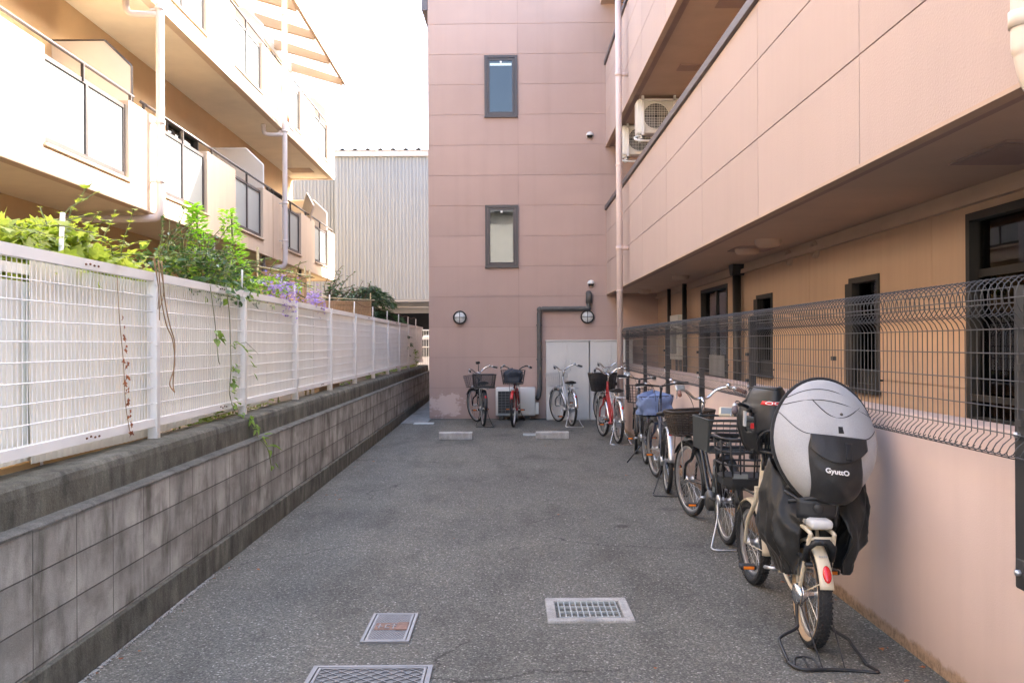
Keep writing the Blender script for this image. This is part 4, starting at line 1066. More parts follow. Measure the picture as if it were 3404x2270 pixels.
def wire_basket(y0, z0, wt, wb, dt, db, h, style='wire', x0=0, r=.0026, nx=8, nz=6):
    """open basket tapering downward; centre of its bottom at (x0, y0, z0)"""
    b = MB(); ring = []
    def per(t, u):   # t height 0..1, u around 0..4
        w = (wb+(wt-wb)*t)/2; d = (db+(dt-db)*t)/2; k = int(u) % 4; f = u-int(u); c = .18
        pts = [(-w, -d), (w, -d), (w, d), (-w, d)]
        p, q = pts[k], pts[(k+1) % 4]
        px_, py_ = p[0]+(q[0]-p[0])*f, p[1]+(q[1]-p[1])*f
        # round the corners a little
        l = math.hypot(px_/w, py_/d); s_ = 1-.10*max(0, l-1.15)/.26
        return Vector((x0+px_*s_, y0+py_*s_, z0+h*t))
    if style in ('wire', 'thick'):
        rt = r*1.6
        b.tube([per(1, u/4) for u in range(16)], rt, 6, True)
        for j in range(nz): b.tube([per(j/nz, u/4) for u in range(16)], r, 4, True)
        for k in range(4):
            m_ = nx if k % 2 == 0 else max(4, nx*2//3)
            for i in range(m_): u = k+i/m_; b.tube([per(1, u), per(.5, u), per(0, u)], r, 4, caps=False)
        for i in range(1, 6): b.tube([(x0-wb/2+wb*i/6, y0-db/2, z0), (x0-wb/2+wb*i/6, y0+db/2, z0)], r, 4, caps=False)
        for i in range(1, 4): b.tube([(x0-wb/2, y0-db/2+db*i/4, z0), (x0+wb/2, y0-db/2+db*i/4, z0)], r, 4, caps=False)
    elif style == 'weave':
        rows = 13
        for j in range(rows):
            t = (j+.5)/rows; pts = []
            for u in range(64):
                p = per(t, u/16); n_ = Vector((p.x-x0, p.y-y0, 0)).normalized(); pts.append(p+n_*.0045*math.sin(math.pi*(u+j*1)))
            pts = []
            for u in range(48):
                p = per(t, u/12); n_ = Vector((p.x-x0, p.y-y0, 0)).normalized(); pts.append(p+n_*(.005 if (u+j) % 2 else -.005))
            b.tube(pts, h/rows*.40, 5, True)
        for u in range(24): b.tube([per(1, u/6), per(0, u/6)], .006, 5)
        b.tube([per(1.02, u/6) for u in range(24)], .012, 6, True)
        b.tube([per(0, u/6) for u in range(24)], .010, 6, True)
        b.box(x0-wb/2+.01, x0+wb/2-.01, y0-db/2+.01, y0+db/2-.01, z0, z0+.006)
    elif style == 'mesh':   # fine dark mesh in a moulded rim
        b.tube([per(1, u/6) for u in range(24)], .010, 6, True); b.tube([per(0.02, u/6) for u in range(24)], .008, 6, True)
        for j in range(1, 16): b.tube([per(j/16, u/6) for u in range(24)], .0024, 3, True)
        for k in range(4):
            for i in range(14 if k % 2 == 0 else 10): u = k+i/(14 if k % 2 == 0 else 10); b.tube([per(1, u), per(0, u)], .0024, 3, caps=False)
            b.tube([per(1, k+.02), per(0, k+.02)], .008, 5)
        b.box(x0-wb/2, x0+wb/2, y0-db/2, y0+db/2, z0-.004, z0+.03)
    return b
def bicycle(label, pos, head, lean=0, Rw=.33, Lw=1.08, tw=.036, paint='blackpaint', fend='alloy', bar='chrome', grip='blackplastic',
            steer=0, basket=None, rear_basket=None, saddle='leather', stand='wide', stand_m='alloy', fend_m=None, wheel_m='alloy', display=None,
            ebike=False, cover_basket=None, gum=None, knob=False, bar_z=None, flat=False, rack='alloy', rear_refl=True, name='bicycle', frame_style='u', group='bicycles parked along the walls', crank=.9, saddle_on=True, lock=None, bell=True, low_bar=0, fend_end=176, refl_a=140, bag_h=1.28, bag_out=-.015):
    t = thing(name, label, 'bicycle', (pos[0], pos[1], 0), rot=(0, lean, head), group=group, local=True)
    S = Rw/.33
    yh, zt, zb_ = Lw-.30, .88, .66                    # head tube top / bottom
    ht, hb = Vector((0, yh, zt)), Vector((0, yh+.075, zb_))
    if bar_z: ht.z = bar_z-.16
    fa = Vector((0, Lw, Rw)); ra = Vector((0, 0, Rw)); bb = Vector((0, .45, .28))
    ax = (ht-hb).normalized()
    ST = Matrix.Translation(hb) @ Matrix.Rotation(R(steer), 4, ax) @ Matrix.Translation(-hb)
    sc_ = Vector((0, .27, .66))
    b = MB()
    b.tube([hb-ax*.02, ht], .019, 12)
    if frame_style == 'u':
        b.tube(smooth_pts([hb+ax*.06, (0, yh-.08, .56), (0, yh-.22, .38), (0, .52, .31), bb], 6), .021, 10)
        b.tube(smooth_pts([ht-ax*.05, (0, yh-.10, .70), (0, yh-.28, .50), (0, .42, .42)], 6), .014, 10)
    elif frame_style == 'fat':
        b.tube(smooth_pts([hb+ax*.05, (0, yh-.05, .58), (0, yh-.15, .40), (0, .62, .29), bb], 6), [.034]*24+[.03], 12)
    else:
        b.tube([hb+ax*.04, bb], .019, 10); b.tube([ht-ax*.04, (0, .36, .50)], .016, 10)
    b.tube([bb, sc_], .017, 10)
    b.tube([bb+Vector((-.05, 0, 0)), bb+Vector((.05, 0, 0))], .024, 12)
    for s_ in (-1, 1):
        b.tube(smooth_pts([bb+Vector((s_*.03, -.03, 0)), (s_*.045, .2, Rw*.93), ra+Vector((s_*.062, 0, 0))], 4), .010, 8)
        b.tube(smooth_pts([(s_*.016, .30, .585), (s_*.05, .17, .50+.03*S), ra+Vector((s_*.062, 0, 0))], 4), .008, 8)
    fr = b.build('frame', paint, t)
    b = MB()
    fl = []
    for s_ in (-1, 1): fl.append(smooth_pts([hb+Vector((s_*.045, .0, -.02)), hb+Vector((s_*.055, .035, -.12)), fa+Vector((s_*.052, -.05, .14)), fa+Vector((s_*.052, 0, 0))], 5))
    for q in fl: b.tube(q, [.015]*6+[.014]*5+[.011]*5, 8)
    b.box(-.06, .06, hb.y-.02, hb.y+.02, hb.z-.035, hb.z-.005)
    b.xf(ST).build('fork', paint if paint in ('redpaint', 'cream', 'blackpaint', 'navypaint') else 'chrome', t)
    wheel(t, 'rear_wheel', 0, Rw, tw, wheel_m, gum=gum, knob=knob)
    wheel(t, 'front_wheel', Lw, Rw, tw, wheel_m, ST, gum=None, knob=knob)
    fb = fender(t, 0, Rw, .022, 30, fend_end, fend_m or fend, width=.026+tw*.15)
    fender(t, Lw, Rw, .022, 35, 185, fend_m or fend, ST, width=.026+tw*.15)
    if rear_refl:
        a = R(refl_a); p = Vector((0, (Rw+.03)*math.cos(a), Rw+(Rw+.03)*math.sin(a)))
        MB().sphere(p, .024, 12, (.8, .55, 1.2)).build('rear_reflector', 'reflred', fb)
    # transmission
    b = MB(); xc = .058
    if paint != 'cream':
        b.prism([(.0-.055, Rw-.045), (.45, .28-.085), (.53, .22), (.545, .28), (.53, .34), (.45, .28+.085), (0-.03, Rw+.05)], xc-.012, xc+.012, lambda u, v, d: (d, u, v))
        b.build('chain_case', 'blackplastic' if fend != 'chrome' else 'alloy', t, bevel=.008)
    b = MB()
    for s_, ph in ((1, crank), (-1, crank+math.pi)):
        x = s_*.085; e = bb+Vector((x, .16*math.cos(ph), .16*math.sin(ph))); b.tube([bb+Vector((s_*.05, 0, 0)), bb+Vector((x, 0, 0)), e], .011, 8)
    b.lathe([(.0, .066), (.075, .066), (.075, .072), (.0, .072)], 20, Matrix.Translation(bb), 'X')
    cr = b.build('crank', 'alloy', t)
    for s_, ph in ((1, crank), (-1, crank+math.pi)):
        e = bb+Vector((s_*(.185 if paint == 'cream' else .135), .16*math.cos(ph), .16*math.sin(ph)))
        p = MB(); p.mi = 0; p.rbox(e.x-.045, e.x+.045, e.y-.034, e.y+.034, e.z-.013, e.z+.013, .006)
        p.mi = 1; p.box(e.x-.03, e.x+.03, e.y-.0365, e.y+.0365, e.z-.008, e.z+.008)
        p.build('pedal', ['blackplastic', 'reflorange'], cr)
    # rear rack
    b = MB(); zr = 2*Rw+.055
    if rack:
        for x in (-.06, .06): b.tube([(x, -.24, zr), (x, .22, zr), (x*.4, .28, zr-.03)], .0055, 6)
        b.tube([(-.06, -.24, zr), (.06, -.24, zr)], .0055, 6)
        for y in (-.16, -.06, .04, .14): b.tube([(-.06, y, zr), (.06, y, zr)], .004, 6)
        b.tube([(0, -.22, zr), (0, .2, zr)], .004, 6)
        for s_ in (-1, 1): b.tube([(s_*.06, -.12, zr), (s_*.066, 0, Rw)], .005, 6); b.tube([(s_*.06, .12, zr), (s_*.066, .01, Rw)], .005, 6)
        b.build('rear_rack', rack, t)
    if stand == 'wide':
        b = MB(); sy = -.20
        for s_ in (-1, 1): b.tube(smooth_pts([(s_*.07, .0, Rw-.01), (s_*.085, -.05, Rw*.62), (s_*.14, sy+.06, .06), (s_*.165, sy+.01, .012)], 4), .0065, 7)
        b.tube(smooth_pts([(-.165, sy+.01, .012), (-.16, sy-.05, .009), (-.09, sy-.07, .009), (.09, sy-.07, .009), (.16, sy-.05, .009), (.165, sy+.01, .012)], 4), .0065, 7)
        b.build('stand', stand_m, t)
    elif stand == 'side':
        MB().tube([(-.06, .03, Rw*.7), (-.24, .02, .006)], .008, 7).build('stand', stand_m, t)
    # saddle
    if saddle_on:
        b = MB(); sy, sz = .19, .80+(.0 if Rw > .3 else -.02)
        def sd(u, v):
            y = -.13+.27*v; w = .112*(1-.80*max(0, (v-.25)/.75)**.75)*(min(1, .55+v*3)); a = math.pi*2*u
            zz = .03*math.sin(a)*(1 if math.sin(a) > 0 else .9); ex = .85 if math.cos(a) >= 0 else .85
            return Vector((w*math.copysign(abs(math.cos(a))**ex, math.cos(a)), sy+y, sz+zz+.012*(1-v)+.01*math.sin(math.pi*v)*-1))
        b.grid(sd, 18, 12, True); b.add([sd(k/18, 0) for k in range(18)], [list(range(18))]); b.add([sd(k/18, 1) for k in range(18)], [list(range(18))[::-1]])
        so_ = b.build('saddle', saddle, t)
        b = MB().tube([sc_-Vector((0, 0, .02)), (0, .225, sz-.03)], .0125, 8)
        for s_ in (-1, 1): b.tube([(0, .225, sz-.04), (s_*.035, sy-.07, sz-.06)], .006, 5); b.lathe([(.014, 0), (.018, .01), (.014, .02), (.018, .03), (.014, .04), (.018, .05)], 10, Matrix.Translation((s_*.035, sy-.07, sz-.075)))
        b.build('seat_post', 'chrome', so_)
    # handlebar
    zh = bar_z or 1.03
    b = MB(); top = Vector((0, ht.y-(zh-ht.z)*.33, zh-.05)); 
    b.tube([ht-ax*.02, top], .0125, 10); b.tube([top-Vector((0, .01, .015)), top+Vector((0, .035, .02))], .016, 10)
    c = top+Vector((0, .035, .02)); hh = []
    for s_ in (-1, 1):
        if flat: q = [c, c+Vector((s_*.08, .01, .01)), c+Vector((s_*.2, -.02, .03)), c+Vector((s_*.29, -.08, .03))]; ga, gb = c+Vector((s_*.19, -.016, .03)), c+Vector((s_*.30, -.09, .03))
        else: q = [c, c+Vector((s_*.06, .012, .0)), c+Vector((s_*.13, .0, .06)), c+Vector((s_*.20, -.05, .085)), c+Vector((s_*.255, -.13, .075)), c+Vector((s_*.285, -.21, .055))]; ga, gb = c+Vector((s_*.262, -.145, .072)), c+Vector((s_*.293, -.235, .05))
        b.tube(smooth_pts(q, 5), .011, 10); hh.append((s_, ga, gb))
    hb_ = b.xf(ST).build('handlebar', bar, t)
    for s_, ga, gb in hh:
        MB().tube([ga, ga+(gb-ga)*.1, ga+(gb-ga)*.9, gb], [.0165, .0175, .0175, .015], 10).xf(ST).build('grip', grip, hb_)
        d = (gb-ga).normalized(); o_ = Vector((0, .045, -.02)); 
        lv = MB().tube([ga-d*.03+o_*.3, ga-d*.02+o_, gb-d*.03+o_*1.05+Vector((s_*.01, 0, -.012))], [.008, .006, .005], 6).sphere(ga-d*.03, .02, 8)
        lv.xf(ST).build('brake_lever', 'alloy', hb_)
        cb = MB().tube(smooth_pts([ga+o_*.8, ga+Vector((-s_*.06, .12, .03)), Vector((s_*.04, c.y+.1, c.z-.06)), Vector((s_*.02, hb.y+.05, hb.z+.02))], 5), .0028, 5)
        cb.xf(ST).build('cable', 'blackplastic', hb_)
    if bell:
        p = hh[1][1]-Vector((.05, -.06, -.03)); MB().sphere(p, .024, 10, (1, 1, .8)).xf(ST).build('bell', 'chrome', hb_)
    if display:
        p = hh[0][1]+Vector((.02, .03, .03))
        Td = ST @ Matrix.Translation(p) @ Matrix.Rotation(R(50), 4, 'X')
        dp = MB().rbox(-.042, .042, -.028, .028, -.012, .012, .008, Td); do = dp.build('display', display, hb_)
        MB().box(-.03, .03, -.019, .019, .0125, .014, Td).build('screen', 'lcd', do)
    # head lamp and its bracket, front basket
    if basket:
        st_, bm_, wt, wb, dt, db, h = basket
        yb = hb.y+.06+db/2+.02; zb0 = max(2*Rw+.05, .70)+low_bar
        bk = wire_basket(yb, zb0, wt, wb, dt, db, h, st_).xf(ST).build('front_basket', bm_, t)
        br_ = MB()
        for s_ in (-1, 1): br_.tube([fa+Vector((s_*.06, 0, .0)), (s_*.07, yb+.03, zb0)], .005, 6)
        br_.tube([hb+Vector((0, .02, .06)), (0, yb-db/2, zb0+.03)], .008, 6); br_.xf(ST).build('basket_stay', 'alloy' if bm_ != 'blackmetal' else 'blackmetal', bk)
        ll = MB().lathe([(.0, .07), (.028, .065), (.036, .05), (.03, .0), (.0, -.01)], 14, Matrix.Translation((.0, fa.y-.02, 2*Rw+.03)), 'Y').xf(ST); ll.build('headlight', 'alloy', t)
        if cover_basket:
            q = MB(); w_ = wt/2+bag_out; d_ = dt/2+bag_out
            def bag(u, v):
                a = 2*math.pi*u; k = math.sin(math.pi*min(1, v*1.0)*.5)**.5
                n_ = mn.noise(Vector((math.cos(a)*2.2, math.sin(a)*2.2, v*3+pos[1])))
                rr = (1-.97*max(0, (v-.78)/.22)**1.6)*(.80+.12*v)
                sx, sy_ = math.copysign(abs(math.cos(a))**.6, math.cos(a)), math.copysign(abs(math.sin(a))**.6, math.sin(a))
                return Vector((w_*rr*sx*(1+.3*n_), yb+d_*rr*sy_*(1+.3*n_), zb0+.02+(h*bag_h-.02)*v*(1+.22*n_)))
            q.grid(bag, 26, 12, True); q.xf(ST).build('basket_bag', cover_basket, bk)
    if rear_basket:
        st_, bm_, wt, wb, dt, db, h = rear_basket
        wire_basket(-.04, zr+.006, wt, wb, dt, db, h, st_).build('rear_basket', bm_, t)
    if ebike:
        b = MB().rbox(-.04, .04, .18, .29, .30, .62, .015); b.mi = 1; b.box(-.042, -.0405, .2, .27, .5, .56); b.box(-.042, -.0405, .2, .27, .36, .40)
        b.build('battery', ['blackplastic', 'lcd'], t)
        MB().lathe([(.0, -.055), (.07, -.05), (.085, -.03), (.085, .03), (.07, .05), (.0, .055)], 20, Matrix.Translation(bb+Vector((0, -.02, -.02))), 'X').build('motor', 'iron', t)
    if lock:
        MB().tube(arc(0.02, Rw, Rw*.72, 60, 130, 10, .03), .012, 8).tube([( .03, .25, .5), (-.03, .25, .5)], .012, 8).build('ring_lock', 'blackplastic', t)
    # brake on the rear hub
    MB().lathe([(.0, -.075), (.045, -.074), (.05, -.055), (.0, -.05)], 16, Matrix.Translation(ra), 'X').build('hub_brake', 'alloy', t)
    return t, ST, dict(ht=ht, hb=hb, Lw=Lw, Rw=Rw, zr=zr, top=c)

# the row along the right wall, nearest first
near, NST, ND = bicycle('cream electric bicycle with grey hooded child seat nearest the camera', (1.528, 4.68), R(-1.8), R(1.5), Rw=.262, Lw=1.22, tw=.052,
    paint='cream', fend='cream', wheel_m='alloy', bar='blackmetal', grip='greygrip', steer=6, stand='', display=None, frame_style='fat', gum='tanwall', knob=True, rack=None,
    bar_z=1.12, saddle_on=True, rear_refl=False, fend_end=161, crank=math.pi*.94, bell=False, name='electric_bicycle')
silver_basket = ('wire', 'alloy', .40, .32, .30, .22, .24)
b2, S2, D2 = bicycle('black electric bicycle with brown wicker front basket and big rear carrier basket', (1.66, 7.05), R(2.0), R(1), Rw=.33, Lw=1.13, paint='blackpaint', fend='blackplastic', bar='chrome', grip='brownrubber', steer=10,
    basket=('weave', 'wicker', .40, .33, .30, .22, .20), display='silverpaint', stand='wide', stand_m='alloy', ebike=True, rack='blackmetal', rear_basket=None, bar_z=1.10, name='electric_bicycle', crank=2.6, low_bar=.03)
bicycle('navy electric bicycle with a blue cloth over its front basket', (1.62, 9.45), R(-3.5), R(1), Rw=.33, Lw=1.12, paint='navypaint', fend='alloy', bar='blackmetal', flat=True, steer=10,
    basket=('thick', 'blackmetal', .40, .32, .30, .22, .23), cover_basket='bluebag', refl_a=125, bag_h=1.18, bag_out=.035, stand='wide', stand_m='blackmetal', ebike=True, rack='blackmetal', bar_z=1.09, name='electric_bicycle', crank=3.4)
bicycle('black electric bicycle with straight black handlebar and black wire basket', (1.74, 11.75), R(-1), R(1), Rw=.33, Lw=1.10, paint='blackpaint', fend='blackplastic', bar='blackmetal', flat=True, steer=-8,
    basket=('thick', 'blackmetal', .38, .30, .28, .2, .24), display='silverpaint', stand='side', stand_m='blackmetal', ebike=True, rack='blackmetal', bar_z=1.08, name='electric_bicycle', crank=3.0)
bicycle('red bicycle with large black woven front basket and silver mudguards', (1.66, 14.1), R(6), R(1), Rw=.33, Lw=1.10, paint='redpaint', fend='chrome', bar='chrome', steer=6,
    basket=('weave', 'darkweave', .44, .34, .32, .24, .28), stand='wide', stand_m='chrome', bar_z=1.08, crank=2.9, low_bar=.05)
bicycle('silver bicycle with pale wire basket half hidden beside the rain pipe', (1.93, 16.4), R(9), R(1), Rw=.33, Lw=1.06, paint='silverpaint', fend='alloy', bar='chrome', steer=12, basket=silver_basket, bar_z=1.12, low_bar=.03)
# the ones standing against the end wall
lbk, LS, LD = bicycle('black bicycle with dark mesh rear basket and raised handlebar stalk by the left corner', (-.50, 17.15), R(9), R(1), Rw=.33, Lw=1.04, paint='blackpaint', fend='blackplastic', bar='chrome', steer=22,
    basket=('wire', 'blackmetal', .34, .28, .26, .2, .22), rear_basket=('mesh', 'blackmetal', .43, .37, .34, .28, .25), stand='wide', stand_m='blackmetal', bar_z=1.02, crank=.0)
bicycle('red bicycle facing the camera with a dark blue bag in its basket', (.12, 18.05), R(177), R(-1), Rw=.33, Lw=1.08, paint='redpaint', fend='redpaint', bar='blackmetal', steer=-4,
    basket=('wire', 'blackmetal', .44, .36, .3, .24, .26), cover_basket='navybag', bag_h=1.06, stand='wide', stand_m='blackmetal', bar_z=1.06, low_bar=.08, crank=.1)
bicycle('silver bicycle with white wire basket and black covered saddle before the cabinets', (1.15, 17.08), R(11), R(1), Rw=.33, Lw=.99, paint='silverpaint', fend='chrome', bar='chrome', steer=14, basket=('wire', 'silverpaint', .42, .34, .3, .24, .25), bar_z=1.06, stand='wide', stand_m='alloy')
q = LD['top']
MB().tube([q, q+Vector((.02, .02, .12)), q+Vector((.01, .0, .17))], .008, 6).rbox(q.x-.035, q.x+.045, q.y-.02, q.y+.02, q.z+.16, q.z+.21, .008).xf(LS).build('phone_holder', 'blackplastic', lbk)

# ---- the nearest bicycle's own fittings (local frame of `near`)
b = MB()
for s_ in (-1, 1):
    b.tube(smooth_pts([(s_*.062, 0, .262), (s_*.066, -.09, .43), (s_*.060, -.15, .575), (s_*.056, -.13, .605), (s_*.05, .2, .61)], 4), .0105, 8)
    b.tube([(s_*.062, 0, .262), (s_*.056, .13, .60)], .0095, 8)
b.tube([(-.060, -.15, .575), (.060, -.15, .575)], .0105, 8); b.tube([(-.056, -.05, .61), (.056, -.05, .61)], .0105, 8)
rk = b.build('rear_rack', 'cream', near)
b = MB().rbox(-.055, .055, -.165, .22, .621, .668, .016); b.build('carrier_plate', 'cabinet', rk)
for o in near.children:
    if o.name.startswith('fender'): rf_ = o; break
a = R(147); rr = .262+.028
T = Matrix.Translation((0, rr*math.cos(a), .262+rr*math.sin(a)+.0)) @ Matrix.Rotation(a-math.pi/2, 4, 'X')
lamp_T = Matrix.Translation((0, (rr+.006)*math.cos(R(147)), .262+(rr+.006)*math.sin(R(147)))) @ Matrix.Rotation(R(147-90), 4, 'X')
q = MB(); q.mi = 0; q.sphere((0, 0, 0), 1, 14, (.021, .045, .012)); q.xf(lamp_T); q.mi = 1
q2 = MB(); q2.box(-.012, .012, -.03, -.012, .0105, .0125, lamp_T); q2.box(-.004, .004, -.002, .016, .0115, .0130, lamp_T)
q.build('rear_reflector', ['reflred', 'white_ink'], rf_); 
q = MB()
for i in range(4): q.box(-.02+.011*i, -.012+.011*i, -.005, .005, 0, .0012, Matrix.Translation((0, (rr+.0035)*math.cos(R(128)), .262+(rr+.0035)*math.sin(R(128)))) @ Matrix.Rotation(R(128-90), 4, 'X'))
q.build('fender_mark', 'gritmetal', rf_)
q = MB().lathe([(.02, 0), (.034, -.02), (.036, -.03), (.0, -.03)], 14, Matrix.Translation((0, -.16, .40)), 'Y'); 
q = MB().tube(arc(-.02, .262, .20, 62, 118, 8, .062)+arc(-.02, .262, .20, 118, 62, 8, -.062), .0125, 8)
q.tube([(-.062, -.10, .46), (-.06, -.135, .53), (-.03, -.15, .56), (.03, -.15, .56), (.06, -.135, .53), (.062, -.10, .46)], .02, 10)
q.lathe([(.0, -.015), (.014, -.014), (.016, 0)], 12, Matrix.Translation((0, -.168, .56)), 'Y')
q.build('ring_lock', 'blackplastic', near)
q = MB().lathe([(.0, -.035), (.05, -.034), (.055, -.01), (.03, .03), (.02, .06)], 20, Matrix.Translation((-.05, 0, .262)), 'X')
q.lathe([(.06, -.02), (.064, -.018), (.06, -.012)], 24, Matrix.Translation((-.04, 0, .262)), 'X')
q.build('gear_hub', 'chrome', near)
# flat U stand on the ground behind the wheel
b = MB(); r = .0085
for s_, q in ((-1, -.197), (1, .155)):
    b.tube(smooth_pts([(s_*.075, 0, .25), (s_*.078, -.03, .13), (s_*.088, -.06, .105), (q*.93, -.13, .08), (q, -.17, .06), (q*.97+(.03 if s_ > 0 else 0), -.30, .012)], 5), r, 8)
b.tube(smooth_pts([(-.191, -.30, .012), (-.175, -.36, .0095), (-.13, -.385, .0095), (.0, -.375, .0095), (.12, -.385, .0095), (.20, -.395, .0095), (.18, -.30, .012)], 6), r, 8)
b.tube(smooth_pts([(-.175, -.35, .012), (-.15, -.28, .028), (-.075, -.28, .028), (-.065, -.375, .012)], 5), .006, 7)
b.tube([(-.115, -.28, .028), (-.115, -.375, .012)], .006, 7)
for s_ in (-1, 1): b.tube([(s_*.072, -.0, .25), (s_*.052, -.375, .014)], .0035, 6)
b.build('stand', 'blackmetal', near)
# front basket of black bars, with bottom tray
yb, zb0 = 1.42, .655
b = MB(); W2, D2_, H_ = .215, .17, .26
def rc(t, g=0): w, d = W2*(.86+.14*t)+g, D2_*(.84+.16*t)+g; return [(-w, yb-d+.05), (-w+.05, yb-d), (w-.05, yb-d), (w, yb-d+.05), (w, yb+d-.05), (w-.05, yb+d), (-w+.05, yb+d), (-w, yb+d-.05)]
for z, t_, r_ in ((0, 0, .009), (.09, .35, .007), (.175, .68, .007), (.26, 1, .011)): b.tube([(p[0], p[1], zb0+z) for p in rc(t_)], r_, 7, True)
for i in range(8):
    p, q = rc(0)[i], rc(1)[i]; b.tube([(p[0], p[1], zb0), (q[0], q[1], zb0+H_)], .007, 6)
for x in (-.1, .0, .1):
    for s_ in (-1, 1): b.tube([(x*.86, yb+s_*D2_*.84, zb0), (x, yb+s_*D2_, zb0+H_)], .006, 6)
b.prism([(p[0], p[1]) for p in rc(0, .004)], zb0-.05, zb0+.012, lambda u, v, d: (u, v, d))
b.prism([(p[0], p[1]) for p in rc(0, -.02)], zb0-.075, zb0-.051, lambda u, v, d: (u, v, d))
for s_ in (-1, 1): b.tube([(s_*.05, ND['hb'].y+.02, .60), (s_*.07, yb-.05, zb0-.06), (s_*.07, yb+.1, zb0-.06)], .008, 6); b.tube([(s_*.062, ND['Lw'], .30), (s_*.075, yb+.02, zb0-.06)], .005, 6)
fb = b.build('front_basket', 'blackplastic', near)
MB().box(-.14, -.04, yb-.15, yb-.14, zb0+.005, zb0+.035).box(-.13, -.05, yb-.152, yb-.1505, zb0+.012, zb0+.03).build('basket_lamp', 'lcd', fb)
# rubber boot over the head tube, yellow and dark decals
hT = ND['ht']; hB = ND['hb']; ax = (hT-hB).normalized()
TB = Matrix.Translation(hT+ax*.0) @ (Vector((0, 0, 1)).rotation_difference(ax)).to_matrix().to_4x4()
MB().lathe([(.03, -.03), (.045, -.02), (.05, -.01), (.045, 0), (.05, .012), (.04, .022), (.046, .03), (.03, .045), (.02, .06)], 18, TB).build('stem_boot', 'blackplastic', near)
q = MB(); q.mi = 0; q.box(-.016, .016, -.001, .001, -.075, -.062, TB @ Matrix.Translation((0, -.0355, 0))); q.mi = 1; q.box(-.016, .016, -.001, .001, -.15, -.078, TB @ Matrix.Translation((0, -.0355, 0)))
q.build('frame_sticker', ['yellow', 'navypaint'], near)
# extra thick head tube / frame in cream
MB().tube([hB-ax*.05, hB, hT-ax*.02], [.036, .038, .033], 14).build('head_tube', 'cream', near)
# left grip and the pale display
c = ND['top']
q = MB().rbox(-.045, .045, -.03, .03, -.013, .013, .01, Matrix.Translation((-.285, .80, 1.125)) @ Matrix.Rotation(R(-14), 4, 'Z') @ Matrix.Rotation(R(58), 4, 'X'))
dd = q.build('display', 'cream', near)
MB().box(-.032, .032, -.02, .02, .0135, .015, Matrix.Translation((-.285, .80, 1.125)) @ Matrix.Rotation(R(-14), 4, 'Z') @ Matrix.Rotation(R(58), 4, 'X')).build('screen', 'lcd', dd)

# front child seat: dark moulded shell seen from behind
sy0, sx0 = .83, -.008
b = MB()
def outline(v):
    # half width of the shell by height 0..1
    pts = [(0, .105), (.12, .135), (.35, .165), (.55, .170), (.70, .150), (.82, .118), (.93, .100), (1.0, .075)]
    for (a, p), (c_, q) in zip(pts[:-1], pts[1:]):
        if v <= c_: return p+(q-p)*((v-a)/(c_-a))
    return .08
def shell(u, v, off=0):
    w = outline(v); s_ = (u-.5)*2; x = w*math.copysign(abs(s_)**.9, s_)
    dep = .16*abs(s_)**2.2*(1 if v < .78 else .75)+.05*math.sin(math.pi*min(1, v/.7))*-.4
    y = sy0-.10*(1-abs(s_)**2)-.02*v+dep+ (.05*max(0, v-.72)*2)
    return Vector((sx0+x*(1+off), y+off*.1, .885+.385*v))
NU, NV = 26, 26
vs_ = [shell(i/NU, j/NV) for j in range(NV+1) for i in range(NU+1)]; fs_ = []
for j in range(NV):
    for i in range(NU):
        u, v = (i+.5)/NU, (j+.5)/NV
        if ((u-.13)/.065)**2+((v-.47)/.17)**2 < 1 or ((u-.87)/.065)**2+((v-.47)/.17)**2 < 1: continue   # side openings
        if abs(u-.5) < .26 and v < .36-.9*(max(0, abs(u-.5)-.15))**1.2 and v > .02: continue                # lower opening
        fs_.append((j*(NU+1)+i, j*(NU+1)+i+1, (j+1)*(NU+1)+i+1, (j+1)*(NU+1)+i))
b.smooth = True; b.add(vs_, fs_)
seat = b.build('child_seat', 'blackplastic', near, solid=.012)
b = MB(); 
b.tube([shell(0, k/20) for k in range(21)]+[shell(k/12, 1) for k in range(1, 13)]+[shell(1, 1-k/20) for k in range(1, 21)], .011, 7)
ev = [shell(.5+.30*math.cos(math.pi*(1-k/14)), .04+.34*math.sin(math.pi*k/14)**.7)+Vector((0, -.004, 0)) for k in range(15)]
b.tube(ev, .010, 7); b.build('rim', 'blackplastic', seat)
b = MB()
for k in range(4): z = .90+.033*k; b.tube([(sx0-.10, sy0+.02, z), (sx0+.10, sy0+.02, z)], .004, 5)
for k in range(6): x = sx0-.05+.02*k; b.tube([(x, sy0+.018, .885), (x, sy0+.018, 1.0)], .005, 5)
b.box(sx0-.10, sx0+.10, sy0+.03, sy0+.20, .875, .90); b.box(sx0-.06, sx0+.06, sy0+.14, sy0+.15, .9, 1.12)
b.build('seat_base', 'blackplastic', seat)
b = MB().tube([(sx0, sy0+.03, .88), (sx0, sy0+.08, .80)], .02, 8).tube([(sx0-.04, sy0+.02, .885), (sx0-.05, sy0-.02, .78)], .012, 6).box(sx0-.03, sx0+.03, sy0-.05, sy0-.04, .872, .888)
b.build('mount', 'blackmetal', seat)
def onshell(u, v, d): p = shell(u, v); n_ = (shell(u+.02, v)-shell(u-.02, v)).cross(shell(u, v+.02)-shell(u, v-.02)).normalized(); return p+n_*d
b = MB(); 
def badge(u, v): return onshell(.5+(u-.5)*.50, .775+(v-.5)*.055, .0085)
b.grid(badge, 8, 2); bd = b.build('badge', 'sticker_red', seat, solid=.002)
v_, f_ = text_mesh('OGK', .030, .0005)
vv = []
for p in v_: q = onshell(.5+p.x/(.118*2)*1.5*.9, .775+p.y/.40, .0125+p.z); vv.append(q)
MB().add(vv, f_).build('lettering', 'white_ink', seat)
MB().box(sx0-.165, sx0-.155, sy0-.02, sy0+.03, 1.04, 1.13, Matrix.Rotation(0, 4, 'Z')).build('warning_label', 'cabinet', seat)

